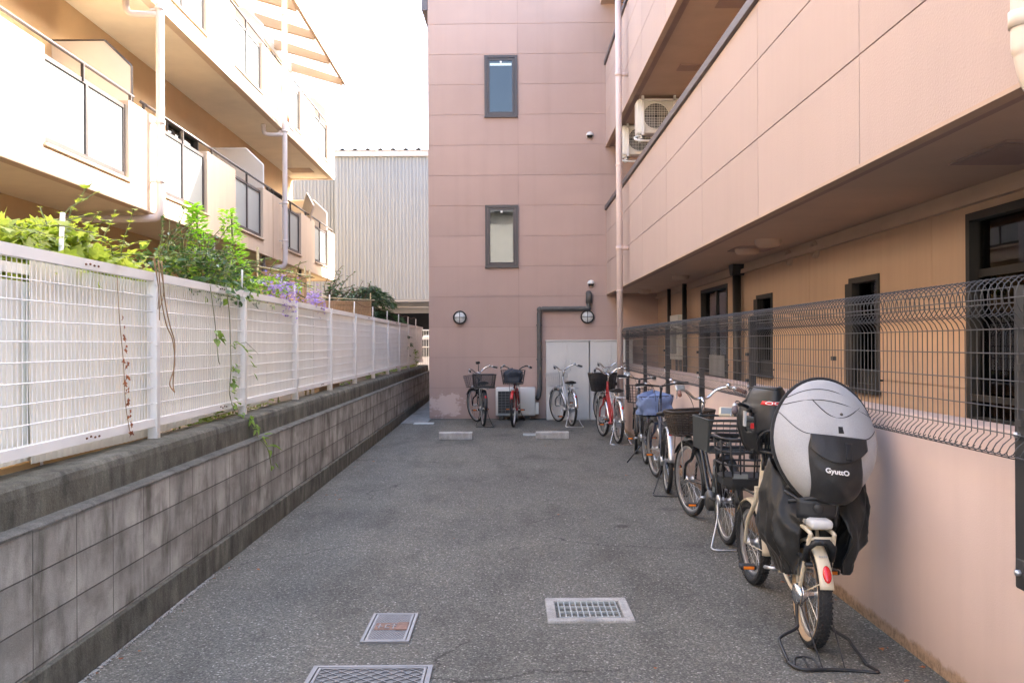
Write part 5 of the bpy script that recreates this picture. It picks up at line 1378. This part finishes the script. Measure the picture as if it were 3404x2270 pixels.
# hooded rear child seat cover
hood = thing('child_seat_cover', 'grey and black fabric rain hood over the rear child seat of the cream bicycle', 'seat cover', (1.528, 4.68, 0), rot=(0, R(1.5), R(-1.8)), local=True)
hc = Vector((.084, .12, 1.027)); HA, HB_, HC = .262, .322, .235
tilt = R(4)
def dome(x, z, d=0):
    """unit disk -> point on the hood, seen square on from behind: its rim leans forward at the top"""
    rr = min(1, x*x+z*z); k = (1-rr)**.5
    w = 1-.17*max(0, -z)**1.6
    p = Vector((HA*x*w, .30*HB_*z-HC*k*(1-.10*z), HB_*z))
    nrm = Vector((x/HA*1.0, -max(.25, k)/HC*1.1, z/HB_*.9)).normalized()
    return hc+Matrix.Rotation(tilt, 3, 'Y') @ (p+nrm*d)
def D(x, z, d=0):
    k = max(0, 1-x*x-z*z)**.5; return dome(x-.22*k, z+.07*k, d)
def disk(u, v, d=0): a = 2*math.pi*u; r_ = math.sin(v*math.pi/2); return dome(r_*math.cos(a), r_*math.sin(a), d)
b = MB()
def wrinkled(u, v):
    p = disk(u, v); n_ = mn.noise(p*7)*.012+(.5-abs(mn.noise(Vector((p.x*9+p.z*6, p.y*4, p.z*5)))))*.012*max(0, .9-v)+mn.noise(Vector((p.x*22, p.y*6, p.z*8)))*.003
    return p+Vector((n_*.3, -n_, 0))*(1 if v < .97 else 0)
b.grid(wrinkled, 56, 26, True); b.build('hood', 'hood', hood)
b = MB(); ringp = [dome(math.cos(a), math.sin(a)) for a in [2*math.pi*k/56 for k in range(56)]]
b.tube([p+Vector((0, .012, 0)) for p in ringp], .015, 8, True)
b.tube([hc+(p-hc)*.97+Vector((0, .04, .0)) for p in ringp], .010, 8, True)
def band(u, v): a = 2*math.pi*u; p = dome(math.cos(a), math.sin(a)); return p+Vector((0, .01+.20*v, 0))-(p-hc)*(.05*v+.16*v*v)
b.grid(band, 56, 5, True); b.build('hood_trim', 'trimfab', hood)
def seam(fn, n=30): return [D(*fn(k/n), d=.0015) for k in range(n+1)]
b = MB()
def inside(x, z): l = math.hypot(x, z); return (x, z) if l < .995 else (x/l*.995, z/l*.995)
b.tube(seam(lambda t_: inside(-.86+1.70*t_, .50+.32*math.sin(math.pi*t_)**.85-.02*t_)), .0018, 5)
b.tube(seam(lambda t_: inside(-.88+1.76*t_, .47+.17*math.sin(math.pi*t_)-.02*t_)), .0018, 5)
b.tube(seam(lambda t_: inside(-.90+.62*t_, .45-.36*math.sin(math.pi*.5*t_)**1.1)), .0018, 5)
b.tube(seam(lambda t_: inside(-.22+.88*t_, .625-.23*math.sin(math.pi*t_)-.05*t_)), .0026, 5)
b.tube(seam(lambda t_: inside(.70+.28*t_, .09+.20*t_*t_)), .0018, 5)
b.build('seam', 'trimfab', hood)
T = D(.30, .43, .003); MB().sphere(T, .0085, 10, (1, .6, 1)).build('snap_button', 'iron', hood)
b = MB(); b.grid(lambda u, v: D(.23+.17*u, .14+.10*v, .004), 6, 4); b.build('fabric_label', 'trimfab', hood, solid=.002)
b = MB()
def pocket(u, v):
    zl = -.90+.97*v; xl = -.36+.10*v+.03*math.sin(v*6); xr = .56+.10*v+.06*math.sin(v*5)
    x = xl+(xr-xl)*u; p = D(*inside(x, zl), d=.010+.014*math.sin(math.pi*u)*math.sin(math.pi*v)**.6)
    return p+Vector((0, -.006, 0))*mn.noise(Vector((x*5, zl*7, 2)))+Vector((0, -.010, 0))*mn.noise(Vector((x*3+zl*4, zl*2, 8)))
b.grid(pocket, 34, 30); pk = b.build('pocket', 'pocketfab', hood, solid=.004)
b = MB()
def flap(u, v):
    zt_ = .09; x = -.28+.98*u; zl = zt_-(.37*(math.sin(math.pi*(.12+.80*u)))**.6)*v
    p = D(*inside(x*(.94+.04*v), zl), d=.026+.020*v*math.sin(math.pi*u))
    return p+Vector((0, -.008, 0))*mn.noise(Vector((x*4, zl*5, 6)))
b.grid(flap, 34, 14); fl_ = b.build('pocket_flap', 'pocketfab', pk, solid=.005)
b = MB(); b.grid(lambda u, v: D(.29+.10*u, .01-.24*v, .043), 4, 8); b.build('strap', 'trimfab', pk, solid=.003)
v_, f_ = text_mesh('GyuttO', .0265, .0012)
# heavier, rounder letters: thicken each stroke a little
vv = [Vector((p.x*1.08, p.y*1.1, p.z)) for p in v_]
cx_, cz_ = .15, -.40
bt = MB().add([Vector((cx_*HA, 0, cz_*HB_)) for _ in ()], [])
pts3 = []
for p in vv:
    X = cx_+p.x/HA/.9; Z = cz_+p.y/HB_-.05*p.x/HA
    pts3.append(D(*inside(X, Z), d=.043+p.z))
tx = MB().add(pts3, f_).build('lettering', 'white_ink', pk)
q_ = tx.modifiers.new('weight', 'SOLIDIFY'); q_.thickness = .0026; q_.offset = 0
# black skirt hanging from the hood's rim around the seat
b = MB()
def skirt(u, v):
    # u: around from the left-rear notch over the left, front, right to the right-rear notch
    s0 = 10+30*v; th = R(-90-s0-(360-2*s0)*u)
    top = hc+Matrix.Rotation(tilt, 3, 'Y') @ Vector((.245*math.cos(th), .10+(.11 if math.sin(th) < 0 else .17)*math.sin(th), -.17-.11*max(0, -math.sin(th))+.05*abs(math.cos(th))))
    side = abs(math.cos(th)); rear = max(0, -math.sin(th))
    zbot = .335+.12*rear**4
    out = Vector((.222*math.cos(th)+.048, .16+.27*math.sin(th)*.95, 0))
    bulge = math.sin(math.pi*min(1, v*1.15))*.045
    w1 = mn.noise(Vector((math.cos(th)*2, math.sin(th)*2, v*2))); fold = (.9*(.5-abs(math.sin(th*4.5+3.0*v+2.5*w1)))+.55*(.5-abs(math.sin(th*9-4*v+4*w1)))+.5*w1)*.040*min(1, v*1.4)+.008*mn.noise(Vector((math.cos(th)*7, math.sin(th)*7, v*9)))
    cinch = 1-.22*max(0, v-.72)/.28*(.6+.4*side)
    rr = Vector((math.cos(th), math.sin(th), 0))
    bot = Vector((out.x, out.y, zbot))
    p = top.lerp(bot, v); p.x = (top.x+(out.x-top.x)*v**.8)*1.0; 
    p += rr*(bulge+fold); 
    c_ = Vector((.06, .16, p.z)); p = c_+(p-c_)*cinch; p.z += .03*mn.noise(Vector((th*2, v*3, 1)))*v
    return p
b.grid(skirt, 110, 30); b.build('skirt', 'skirt', hood, solid=.003)
b = MB(); 
b.grid(lambda u, v: Vector((-.10+.21*u, -.06-.02*math.sin(math.pi*u), .66+.10*v)), 8, 4)
b.tube(smooth_pts([(-.14, .02, .78), (-.09, -.05, .75), (-.07, -.06, .70), (-.075, -.05, .64)], 5), .007, 6)
b.tube(smooth_pts([(.17, .02, .78), (.12, -.05, .75), (.10, -.06, .70), (.10, -.05, .62)], 5), .007, 6)
b.tube(smooth_pts([(-.13, -.02, .735), (-.02, -.085, .765), (.05, -.085, .765), (.16, -.02, .735)], 5), .009, 6)
b.build('seat_bottom', 'blackplastic', hood, solid=.004)
MB().lathe([(.0, -.012), (.014, -.012), (.018, -.01), (.026, -.01), (.026, .0)], 16, Matrix.Translation((.0, -.088, .715)), 'Y').build('drawcord_lock', 'blackmetal', hood)

# second bicycle: large open plastic carrier basket behind the saddle
rb = MB(); y, z0 = .0, D2['zr']+.01; w_, d_ = .20, .22; x0 = .0
for (sx) in (-1, 1):
    rb.prism([(-d_, 0), (d_, 0), (d_+.03, .24), (-d_-.03, .24)], sx*w_, sx*(w_+.014), lambda u, v, q: (q, u, z0+v))
for i in range(7): rb.box(-w_, w_, -d_+i*(2*d_)/6-.012, -d_+i*(2*d_)/6+.012, z0-.006, z0+.004)
for i in range(5): rb.box(-w_, w_, d_+.01, d_+.018, z0+.04*i+.03, z0+.04*i+.05)
for i in range(4): rb.tube([(-w_, -d_-.008-.006*i, z0+.06*i+.02), (w_, -d_-.008-.006*i, z0+.06*i+.02)], .004, 5)
for i in range(9): rb.tube([(-w_+i*w_/4, -d_-.005, z0), (-w_+i*w_/4, -d_-.03, z0+.235)], .003, 5)
rb.tube([(-w_-.01, -d_-.03, z0+.24), (w_+.01, -d_-.03, z0+.24), (w_+.01, d_+.03, z0+.24), (-w_-.01, d_+.03, z0+.24)], .009, 6, True)
bo_ = rb.build('rear_basket', 'greenplastic', b2, bevel=.003)
MB().box(.10, .145, -d_-.045, -d_-.036, z0+.185, z0+.225).build('red_tag', 'sticker_red', bo_)
# ------------------------------------------------------------------ plants along the fence (frame L)
OVAL = [(0, 0), (.30, .25), (.34, .55), (0, 1), (-.34, .55), (-.30, .25)]
LOBE = [(0, 0), (.28, .08), (.55, .30), (.34, .42), (.50, .75), (.20, .66), (0, 1), (-.20, .66), (-.50, .75), (-.34, .42), (-.55, .30), (-.28, .08)]
NARROW = [(0, 0), (.12, .3), (.12, .65), (0, 1), (-.12, .65), (-.12, .3)]
def leaf(mb, p, d, up, size, shape=OVAL, fold=.25, droop=.25):
    d = d.normalized(); s_ = d.cross(up); s_ = s_.normalized() if s_.length > 1e-4 else d.orthogonal().normalized(); n_ = s_.cross(d)
    vs_ = [p+d*(v*size)+s_*(u*size)+n_*(abs(u)*fold*size-droop*size*v*v) for u, v in shape]
    n = len(shape)
    if n == 6: mb.add(vs_, [(0, 1, 2, 3), (0, 3, 4, 5)])
    else:
        h = n//2
        c = p+d*(.45*size); vs_.append(c); mb.add(vs_, [(n, i, (i+1) % n) for i in range(n)])
def rdir(up=.2):
    a = rnd(0, 2*math.pi); z = rnd(-1, 1)*.7+up; return Vector((math.cos(a), math.sin(a), z)).normalized()
def foliage(mb, blobs, n, size, shape, up=.3, dens=1.0, mats=1):
    tot = sum(b_[3]*b_[4]*b_[5] for b_ in blobs)
    for (x, y, z, rx, ry, rz) in blobs:
        for _ in range(int(n*rx*ry*rz/tot)):
            while True:
                q = Vector((rnd(-1, 1), rnd(-1, 1), rnd(-1, 1)))
                if q.length < 1: break
            q = q.normalized()*q.length**.55
            p = Vector((x+q.x*rx, y+q.y*ry, z+q.z*rz))
            if mn.noise(p*4.2)+.25*q.length < -.08: continue
            d = rdir(.1)+q*.5; mb.mi = random.randrange(mats); leaf(mb, p, d, Vector((rnd(-.9, .9), rnd(-.9, .9), 1)), size*rnd(.5, 1.3), shape, rnd(.1, .4), rnd(.1, .5))
def sprays(mb, st, roots, n, length, leafn, size, shape, up=.6, mats=1, r=.004):
    for _ in range(n):
        p = Vector(random.choice(roots))+Vector((rnd(-.1, .1), rnd(-.2, .2), rnd(-.1, .1))); d = Vector((rnd(-.2, .8), rnd(-1, 1), up+rnd(-.3, .5))).normalized(); pts = [p.copy()]
        for k in range(leafn):
            d = (d+Vector((rnd(-.2, .25), rnd(-.25, .25), rnd(-.28, .12)))).normalized(); p = p+d*(length/leafn); pts.append(p.copy())
            mb.mi = random.randrange(mats); leaf(mb, p, rdir(.1)+d*.4, Vector((0, 0, 1)), size*rnd(.6, 1.2)*(1-.4*k/leafn), shape, .2, .3)
        st.tube(pts, r, 4, caps=False)
# golden maple-leaved climber
t = thing('climbing_vine', 'yellow green lobed leaved climber spilling over the near end of the fence', 'plant', (-2.55, 5.3, .85), 'L')
mb = MB(); st = MB()
foliage(mb, [(-2.62, 4.75, 2.03, .22, .45, .16), (-2.6, 5.25, 2.07, .24, .40, .17), (-2.55, 5.75, 1.97, .22, .38, .15), (-2.45, 5.0, 1.93, .14, .55, .12), (-2.5, 6.1, 2.0, .16, .25, .14), (-2.6, 4.2, 2.0, .2, .3, .14)], 1900, .09, LOBE, mats=2)
sprays(mb, st, [(-2.55, 4.8, 2.08), (-2.5, 5.3, 2.1), (-2.5, 5.9, 2.02)], 34, .36, 7, .07, LOBE, .15, 2)
for _ in range(6): st.tube(smooth_pts([(-2.6, rnd(4.4, 6.0), .85), (-2.6+rnd(-.1, .1), rnd(4.6, 6.0), 1.5), (-2.55+rnd(-.1, .1), rnd(4.5, 6.1), 2.05)], 4), .009, 5)
mb.build('foliage', ['leaf_yellow', 'leaf_yellow'], t); st.build('stem', 'stem', t)
# darker ivy and rose tangle
t = thing('ivy_tangle', 'dense tangle of dark ivy and mid green shoots leaning over the second fence bay', 'plant', (-2.5, 7.3, .85), 'L')
mb = MB(); st = MB()
foliage(mb, [(-2.5, 6.5, 2.06, .22, .35, .17), (-2.48, 7.0, 2.10, .24, .40, .20), (-2.46, 7.5, 2.12, .24, .40, .22), (-2.42, 8.0, 2.10, .22, .40, .20), (-2.38, 8.45, 2.04, .18, .35, .16), (-2.25, 7.5, 1.98, .10, .9, .09)], 1500, .062, OVAL, mats=3)
sprays(mb, st, [(-2.45, 6.6, 2.15), (-2.42, 7.1, 2.22), (-2.4, 7.7, 2.24), (-2.36, 8.2, 2.15), (-2.3, 7.3, 2.05)], 46, .36, 8, .05, OVAL, .5, 3)
for _ in range(9): st.tube(smooth_pts([(-2.5, rnd(6.5, 8.3), .85), (-2.5+rnd(-.1, .1), rnd(6.5, 8.4), 1.5), (-2.45+rnd(-.1, .1), rnd(6.5, 8.4), 2.1)], 4), .008, 5)
for _ in range(7):
    y = rnd(6.3, 7.6); st.tube(smooth_pts([(-2.4, y, 2.15), (-2.38, y+.02, 2.32), (-2.37+rnd(-.03, .03), y+rnd(-.05, .08), 2.45)], 4), .0035, 4)
mb.build('foliage', ['leaf_dark', 'leaf_mid', 'leaf_dark'], t); st.build('stem', 'stem', t)
# two upright bright shoots
for (x, y, zt, lab) in ((-2.55, 7.72, 2.70, 'bright green upright shoot rising left of its taller neighbour above the ivy'), (-2.52, 8.62, 2.78, 'taller bright green upright shoot beside the purple flowers')):
    t = thing('upright_shrub', lab, 'plant', (x, y, .85), 'L', group='bright upright shoots above the ivy')
    mb = MB(); st = MB(); st.tube(smooth_pts([(x, y, .85), (x+.02, y, 1.8), (x, y, zt)], 5), .008, 6)
    for k in range(620):
        z = rnd(1.75, zt+.03); a = rnd(0, 6.28); w = .115*(1-.55*max(0, (z-1.75)/(zt-1.75))**2)*rnd(.2, 1)**.6
        leaf(mb, Vector((x+w*math.cos(a)+.06*math.sin((z-1.8)*4), y+w*math.sin(a)*1.2, z)), Vector((math.cos(a), math.sin(a), rnd(.1, .9))), Vector((0, 0, 1)), rnd(.04, .065), OVAL, .2, .2)
    mb.build('foliage', 'leaf_bright', t); st.build('stem', 'stem', t)
# purple flowering shrub
t = thing('flowering_shrub', 'small leaved shrub with hanging purple flower clusters above the third fence bay', 'plant', (-2.55, 9.8, .85), 'L')
mb = MB(); st = MB(); fl = MB()
foliage(mb, [(-2.5, 9.0, 2.06, .18, .35, .12), (-2.42, 9.6, 2.16, .18, .50, .09), (-2.4, 10.4, 2.20, .12, .5, .05), (-2.3, 9.1, 1.98, .08, .5, .06)], 1000, .042, OVAL, mats=2)
sprays(mb, st, [(-2.45, 9.4, 2.2), (-2.45, 10.1, 2.24), (-2.5, 10.8, 2.2)], 20, .4, 9, .036, OVAL, .2, 2)
for (y, z, k) in ((9.0, 2.12, 46), (9.25, 2.05, 60), (9.5, 2.12, 60), (9.7, 2.0, 50), (9.95, 2.10, 46), (10.9, 2.06, 60), (11.15, 2.10, 60), (11.35, 2.0, 36), (9.6, 1.88, 24), (9.35, 1.94, 30)):
    for _ in range(k):
        p = Vector((-2.24+rnd(-.09, .09), y+random.gauss(0, .09), z+.03+random.gauss(0, .055))); leaf(fl, p, rdir(.1), Vector((rnd(-1, 1), rnd(-1, 1), 1)), rnd(.03, .048), OVAL, .3, .1)
for y in (9.2, 9.9, 10.7): st.tube(smooth_pts([(-2.6, y, .85), (-2.58, y+.1, 1.6), (-2.5, y+.1, 2.15), (-2.32, y+.2, 2.1)], 5), .007, 5)
mb.build('foliage', ['leaf_mid', 'leaf_bright'], t); st.build('stem', 'stem', t); fl.build('blossoms', 'petal', t)
# vines hanging on the fence face
t = thing('hanging_vine', 'thin green vine with long leaves trailing down the fence and over the concrete wall', 'plant', (-2.16, 7.35, 1.2), 'L')
mb = MB(); st = MB(); x = -2.165
pts = smooth_pts([(x, 7.25, 2.0), (x+.01, 7.30, 1.80), (x, 7.36, 1.55), (x+.015, 7.32, 1.35), (x, 7.34, 1.15), (x+.03, 7.42, .99), (x+.10, 7.50, .93), (x+.16, 7.55, .80), (x+.25, 7.52, .70), (x+.26, 7.60, .55)], 7)
st.tube(pts, .0035, 5); st.tube(smooth_pts([(x, 6.85, 2.0), (x+.01, 6.92, 1.75), (x, 7.0, 1.60), (x+.02, 6.98, 1.44), (x, 7.08, 1.40)], 6), .003, 5)
for (i0, k, s_) in ((14, 4, .07), (20, 6, .075), (24, 7, .085), (28, 4, .07), (31, 4, .08), (36, 4, .075), (41, 9, .11), (45, 7, .11), (50, 5, .10), (56, 6, .11), (62, 4, .08)):
    i0 = min(i0, len(pts)-1)
    for _ in range(k): leaf(mb, pts[i0]+Vector((rnd(0, .03), rnd(-.04, .06), rnd(-.03, .03))), Vector((rnd(.1, .7), rnd(-1, 1.2), rnd(-.5, .25))), Vector((.4, 0, 1)), s_*.8*rnd(.7, 1.15), NARROW if i0 > 38 else OVAL, .25, .35)
for k in range(9): leaf(mb, Vector((x+.03, 7.45+.06*k, 1.56-.004*k*k)), Vector((.4, 1 if k % 2 else .2, rnd(-.5, .3))), Vector((0, 0, 1)), .075, NARROW, .2, .3)
st.tube([(x+.02, 7.40, 1.55), (x+.03, 7.7, 1.57), (x+.05, 8.0, 1.47)], .0025, 4)
for k in range(6): leaf(mb, Vector((x+.01, 6.98+rnd(-.05, .05), 1.62+rnd(-.06, .06))), Vector((.4, rnd(-1, 1), rnd(-.5, .2))), Vector((0, 0, 1)), .08, OVAL, .2, .3)
mb.build('leaves', 'leaf_mid', t); st.build('stem', 'stem', t)
t = thing('bare_vine', 'twisted pair of bare brown vine stems hanging by the second fence post', 'plant', (-2.15, 5.95, 1.4), 'L')
st = MB(); x = -2.15
for o_ in (0, .06): st.tube(smooth_pts([(x, 5.78+o_, 2.08), (x+.01, 5.80+o_, 1.85), (x+.02, 5.86+o_, 1.68), (x+.01, 6.0+o_*.5, 1.58), (x+.015, 6.02, 1.42+o_), (x, 5.97+o_, 1.30), (x+.01, 6.03, 1.24)], 6), .0042, 5)
for _ in range(3): y = rnd(5.7, 5.85); st.tube(smooth_pts([(x-.02, y, 2.1), (x, y+rnd(-.05, .05), 1.9), (x, y+rnd(-.06, .06), rnd(1.6, 1.8))], 4), .003, 4)
st.build('stem', 'deadstem', t)
t = thing('dead_ivy', 'strip of withered red brown ivy leaves on the near cream sheet', 'plant', (-2.19, 5.35, 1.1), 'L')
mb = MB(); st = MB(); pts = smooth_pts([(-2.2, 5.28, 1.95), (-2.195, 5.30, 1.70), (-2.19, 5.34, 1.45), (-2.19, 5.37, 1.2), (-2.185, 5.42, 1.03)], 8); st.tube(pts, .0025, 4)
for z, k in ((1.68, 2), (1.60, 4), (1.54, 2), (1.44, 3), (1.36, 3), (1.30, 3), (1.22, 3), (1.16, 3), (1.09, 4), (1.04, 3)):
    y = 5.31+(1.7-z)*.15
    for _ in range(k): leaf(mb, Vector((-2.18, y+rnd(-.025, .025), z+rnd(-.02, .02))), Vector((rnd(.1, .5), rnd(-1, 1), rnd(-1, .5))), Vector((1, 0, .3)), rnd(.02, .036), LOBE, .4, .6)
mb.build('leaves', 'leaf_dead', t); st.build('stem', 'deadstem', t)
# weeds at the foot of the fence
mb = MB()
for (y0, y1, n, s_) in ((6.9, 8.2, 260, .06), (13.0, 14.0, 40, .05), (16.2, 25, 330, .07), (8.5, 9.4, 60, .05)):
    for _ in range(n): leaf(mb, Vector((-2.34+rnd(-.1, .08), rnd(y0, y1), .9+rnd(0, .13))), rdir(.2), Vector((0, 0, 1)), s_*rnd(.6, 1.2), OVAL, .2, .3)
for _ in range(60): leaf(mb, Vector((-2.22+rnd(-.05, .08), 23.4+rnd(-.35, .35), .95+rnd(0, .45))), rdir(.3), Vector((0, 0, 1)), .08, OVAL, .2, .3)
o = mb.build('ground_weeds', 'leaf_mid', frame='L', origin=(-2.3, 9, .9)); tag(o, 'low green weeds growing under the white fence', 'weeds', kind='stuff')
# reed screens on bamboo
def reed(name, label, y0, y1, z0, z1, zz1, x):
    t = thing(name, label, 'screen', (x, (y0+y1)/2, z0), 'L', group='woven reed screens behind the white fence')
    b = MB(); n = int((z1-z0)/.0095)
    for i in range(n):
        z = z0+i*.0095; f_ = (i+.5)/n
        b.tube([(x+rnd(-.004, .004), y0+rnd(0, .02), z), (x+rnd(-.006, .006), (y0+y1)/2, z+(zz1-z1)*.5*f_+rnd(-.004, .004)), (x+rnd(-.004, .004), y1-rnd(0, .03), z+(zz1-z1)*f_)], .0048, 4, caps=False)
    for y in [y0+.15+.3*k for k in range(int((y1-y0)/.3))]: b.tube([(x+.008, y, z0), (x+.008, y, z1)], .003, 4)
    b.build('reeds', 'reed', t)
    b = MB().tube([(x+.02, y0-.3, z1+.02), (x+.02, y1+.3, zz1+.02)], .011, 6)
    b.build('rail', 'bamboo', t)
    for y in (y0, y1): MB().tube([(x-.02, y, .85), (x-.02, y, zz1+.15)], .013, 6).build('stake', 'bamboo', t)
reed('reed_screen', 'brown reed screen right behind the purple flowers', 10.0, 12.4, 1.3, 2.36, 2.46, -2.62)
reed('reed_screen', 'longer low brown reed screen running on past the flowers', 12.7, 18.6, 1.3, 2.17, 2.43, -2.62)
# garden bits seen under the fence
t = MB()
for k in range(12): t.tube([(-2.5, 8.4+k*.12, .84), (-2.5, 8.4+k*.12, 1.12)], .005, 4)
for z in (.9, 1.0, 1.1): t.tube([(-2.5, 8.3, z), (-2.5, 9.9, z)], .005, 4)
tag(t.build('wire_trellis', 'acwhite', frame='L', origin=(-2.5, 9, .84)), 'low white wire trellis lying behind the fence foot', 'trellis')
tag(MB().box(-2.42, -2.36, 11.9, 13.4, .85, .99).build('timber_plank', 'tanwall', frame='L', origin=(-2.4, 12.6, .85)), 'orange brown plank resting behind the fence foot', 'plank')
# conifer beyond the screens and a thin leaved bush beside it
t = thing('cedar_tree', 'dark green cedar with drooping layered sprays in front of the shed', 'tree', (-3.15, 22, .8), 'L')
st = MB().tube([(-3.15, 22, .8), (-3.12, 22, 1.9), (-3.15, 22.05, 3.0)], [.07, .05, .015], 8); mb = MB()
for k in range(95):
    z0 = rnd(1.15, 2.95); a = rnd(0, 6.28); L_ = max(.25, .95-.55*max(0, z0-2.15))*rnd(.45, 1.0); d = Vector((math.cos(a), math.sin(a), .25)); pts = []
    for i in range(9):
        s_ = i/8; p = Vector((-3.14, 22, z0))+Vector((d.x, d.y, 0))*L_*s_+Vector((0, 0,   .24*s_-.50*s_*s_)); pts.append(p)
        if i > 1:
            for q in range(13):
                side = Vector((-d.y, d.x, 0))*rnd(-1, 1); leaf(mb, p+Vector((rnd(-.07, .07), rnd(-.07, .07), rnd(-.035, .035))), Vector((d.x, d.y, rnd(-.5, .25)))+side*.8, Vector((0, 0, 1)), rnd(.09, .16), NARROW, .1, .35)
    st.tube(pts, [.016-.0016*i for i in range(9)], 5, caps=False)
st.build('trunk', 'trunk', t); mb.build('crown', 'leaf_fir', t)
t = thing('garden_bush', 'loose dark leaved bush between the reed screen and the cedar', 'bush', (-3.3, 19.4, .8), 'L')
mb = MB(); st = MB()
sprays(mb, st, [(-3.3, 19.0, 2.3), (-3.2, 19.6, 2.3), (-3.4, 18.2, 2.4), (-3.1, 20.0, 2.2)], 60, .7, 9, .11, OVAL, .5, 2, .006)
for y in (18.4, 19.2, 19.9): st.tube([(-3.3, 19.3, .8), (-3.3, y, 2.3)], .014, 5)
mb.build('foliage', ['leaf_dark', 'leaf_fir'], t); st.build('stem', 'trunk', t)
# a line of moss and crumbs along the foot of the left wall
mb = MB()
for _ in range(900):
    y = rnd(3.6, 6.2)**1.0; mb.sphere((-1.945+abs(random.gauss(0, .012)), y, .004), rnd(.003, .009), 5, (1, 1.2, .6))
o = mb.build('gravel_crumbs', 'paleconc', frame='L', origin=(-1.94, 4.9, 0)); tag(o, 'pale crumbs of moss and mortar along the foot of the block wall', 'debris', kind='stuff')
mb = MB()
for _ in range(70):
    x, y = rnd(-1.8, 1.7), rnd(3.6, 12); mb.sphere((x, y, .006), rnd(.003, .008), 5, (1, 1, .5))
o = mb.build('pebbles', 'paleconc', origin=(0, 7, 0)); tag(o, 'scattered tiny pale pebbles on the asphalt', 'pebbles', kind='stuff')

mb = MB()
for _ in range(70):
    side = random.random()
    if side < .5: p = Vector((1.97-abs(random.gauss(0, .10)), rnd(3.8, 14), .012))
    elif side < .8: p = Vector((-1.9+abs(random.gauss(0, .14))-.01*6, rnd(4, 15), .012))
    else: p = Vector((rnd(-1.6, 1.6), rnd(4, 14), .012))
    a_ = rnd(0, 6.28); leaf(mb, p, Vector((math.cos(a_), math.sin(a_), rnd(.02, .25))), Vector((0, 0, 1)), rnd(.018, .04), random.choice((OVAL, LOBE, NARROW)), .3, .2)
tag(mb.build('fallen_leaves', 'leaf_dead', origin=(0, 8, 0)), 'a sprinkling of small dry leaves on the asphalt by the wall feet', 'leaves', kind='stuff')
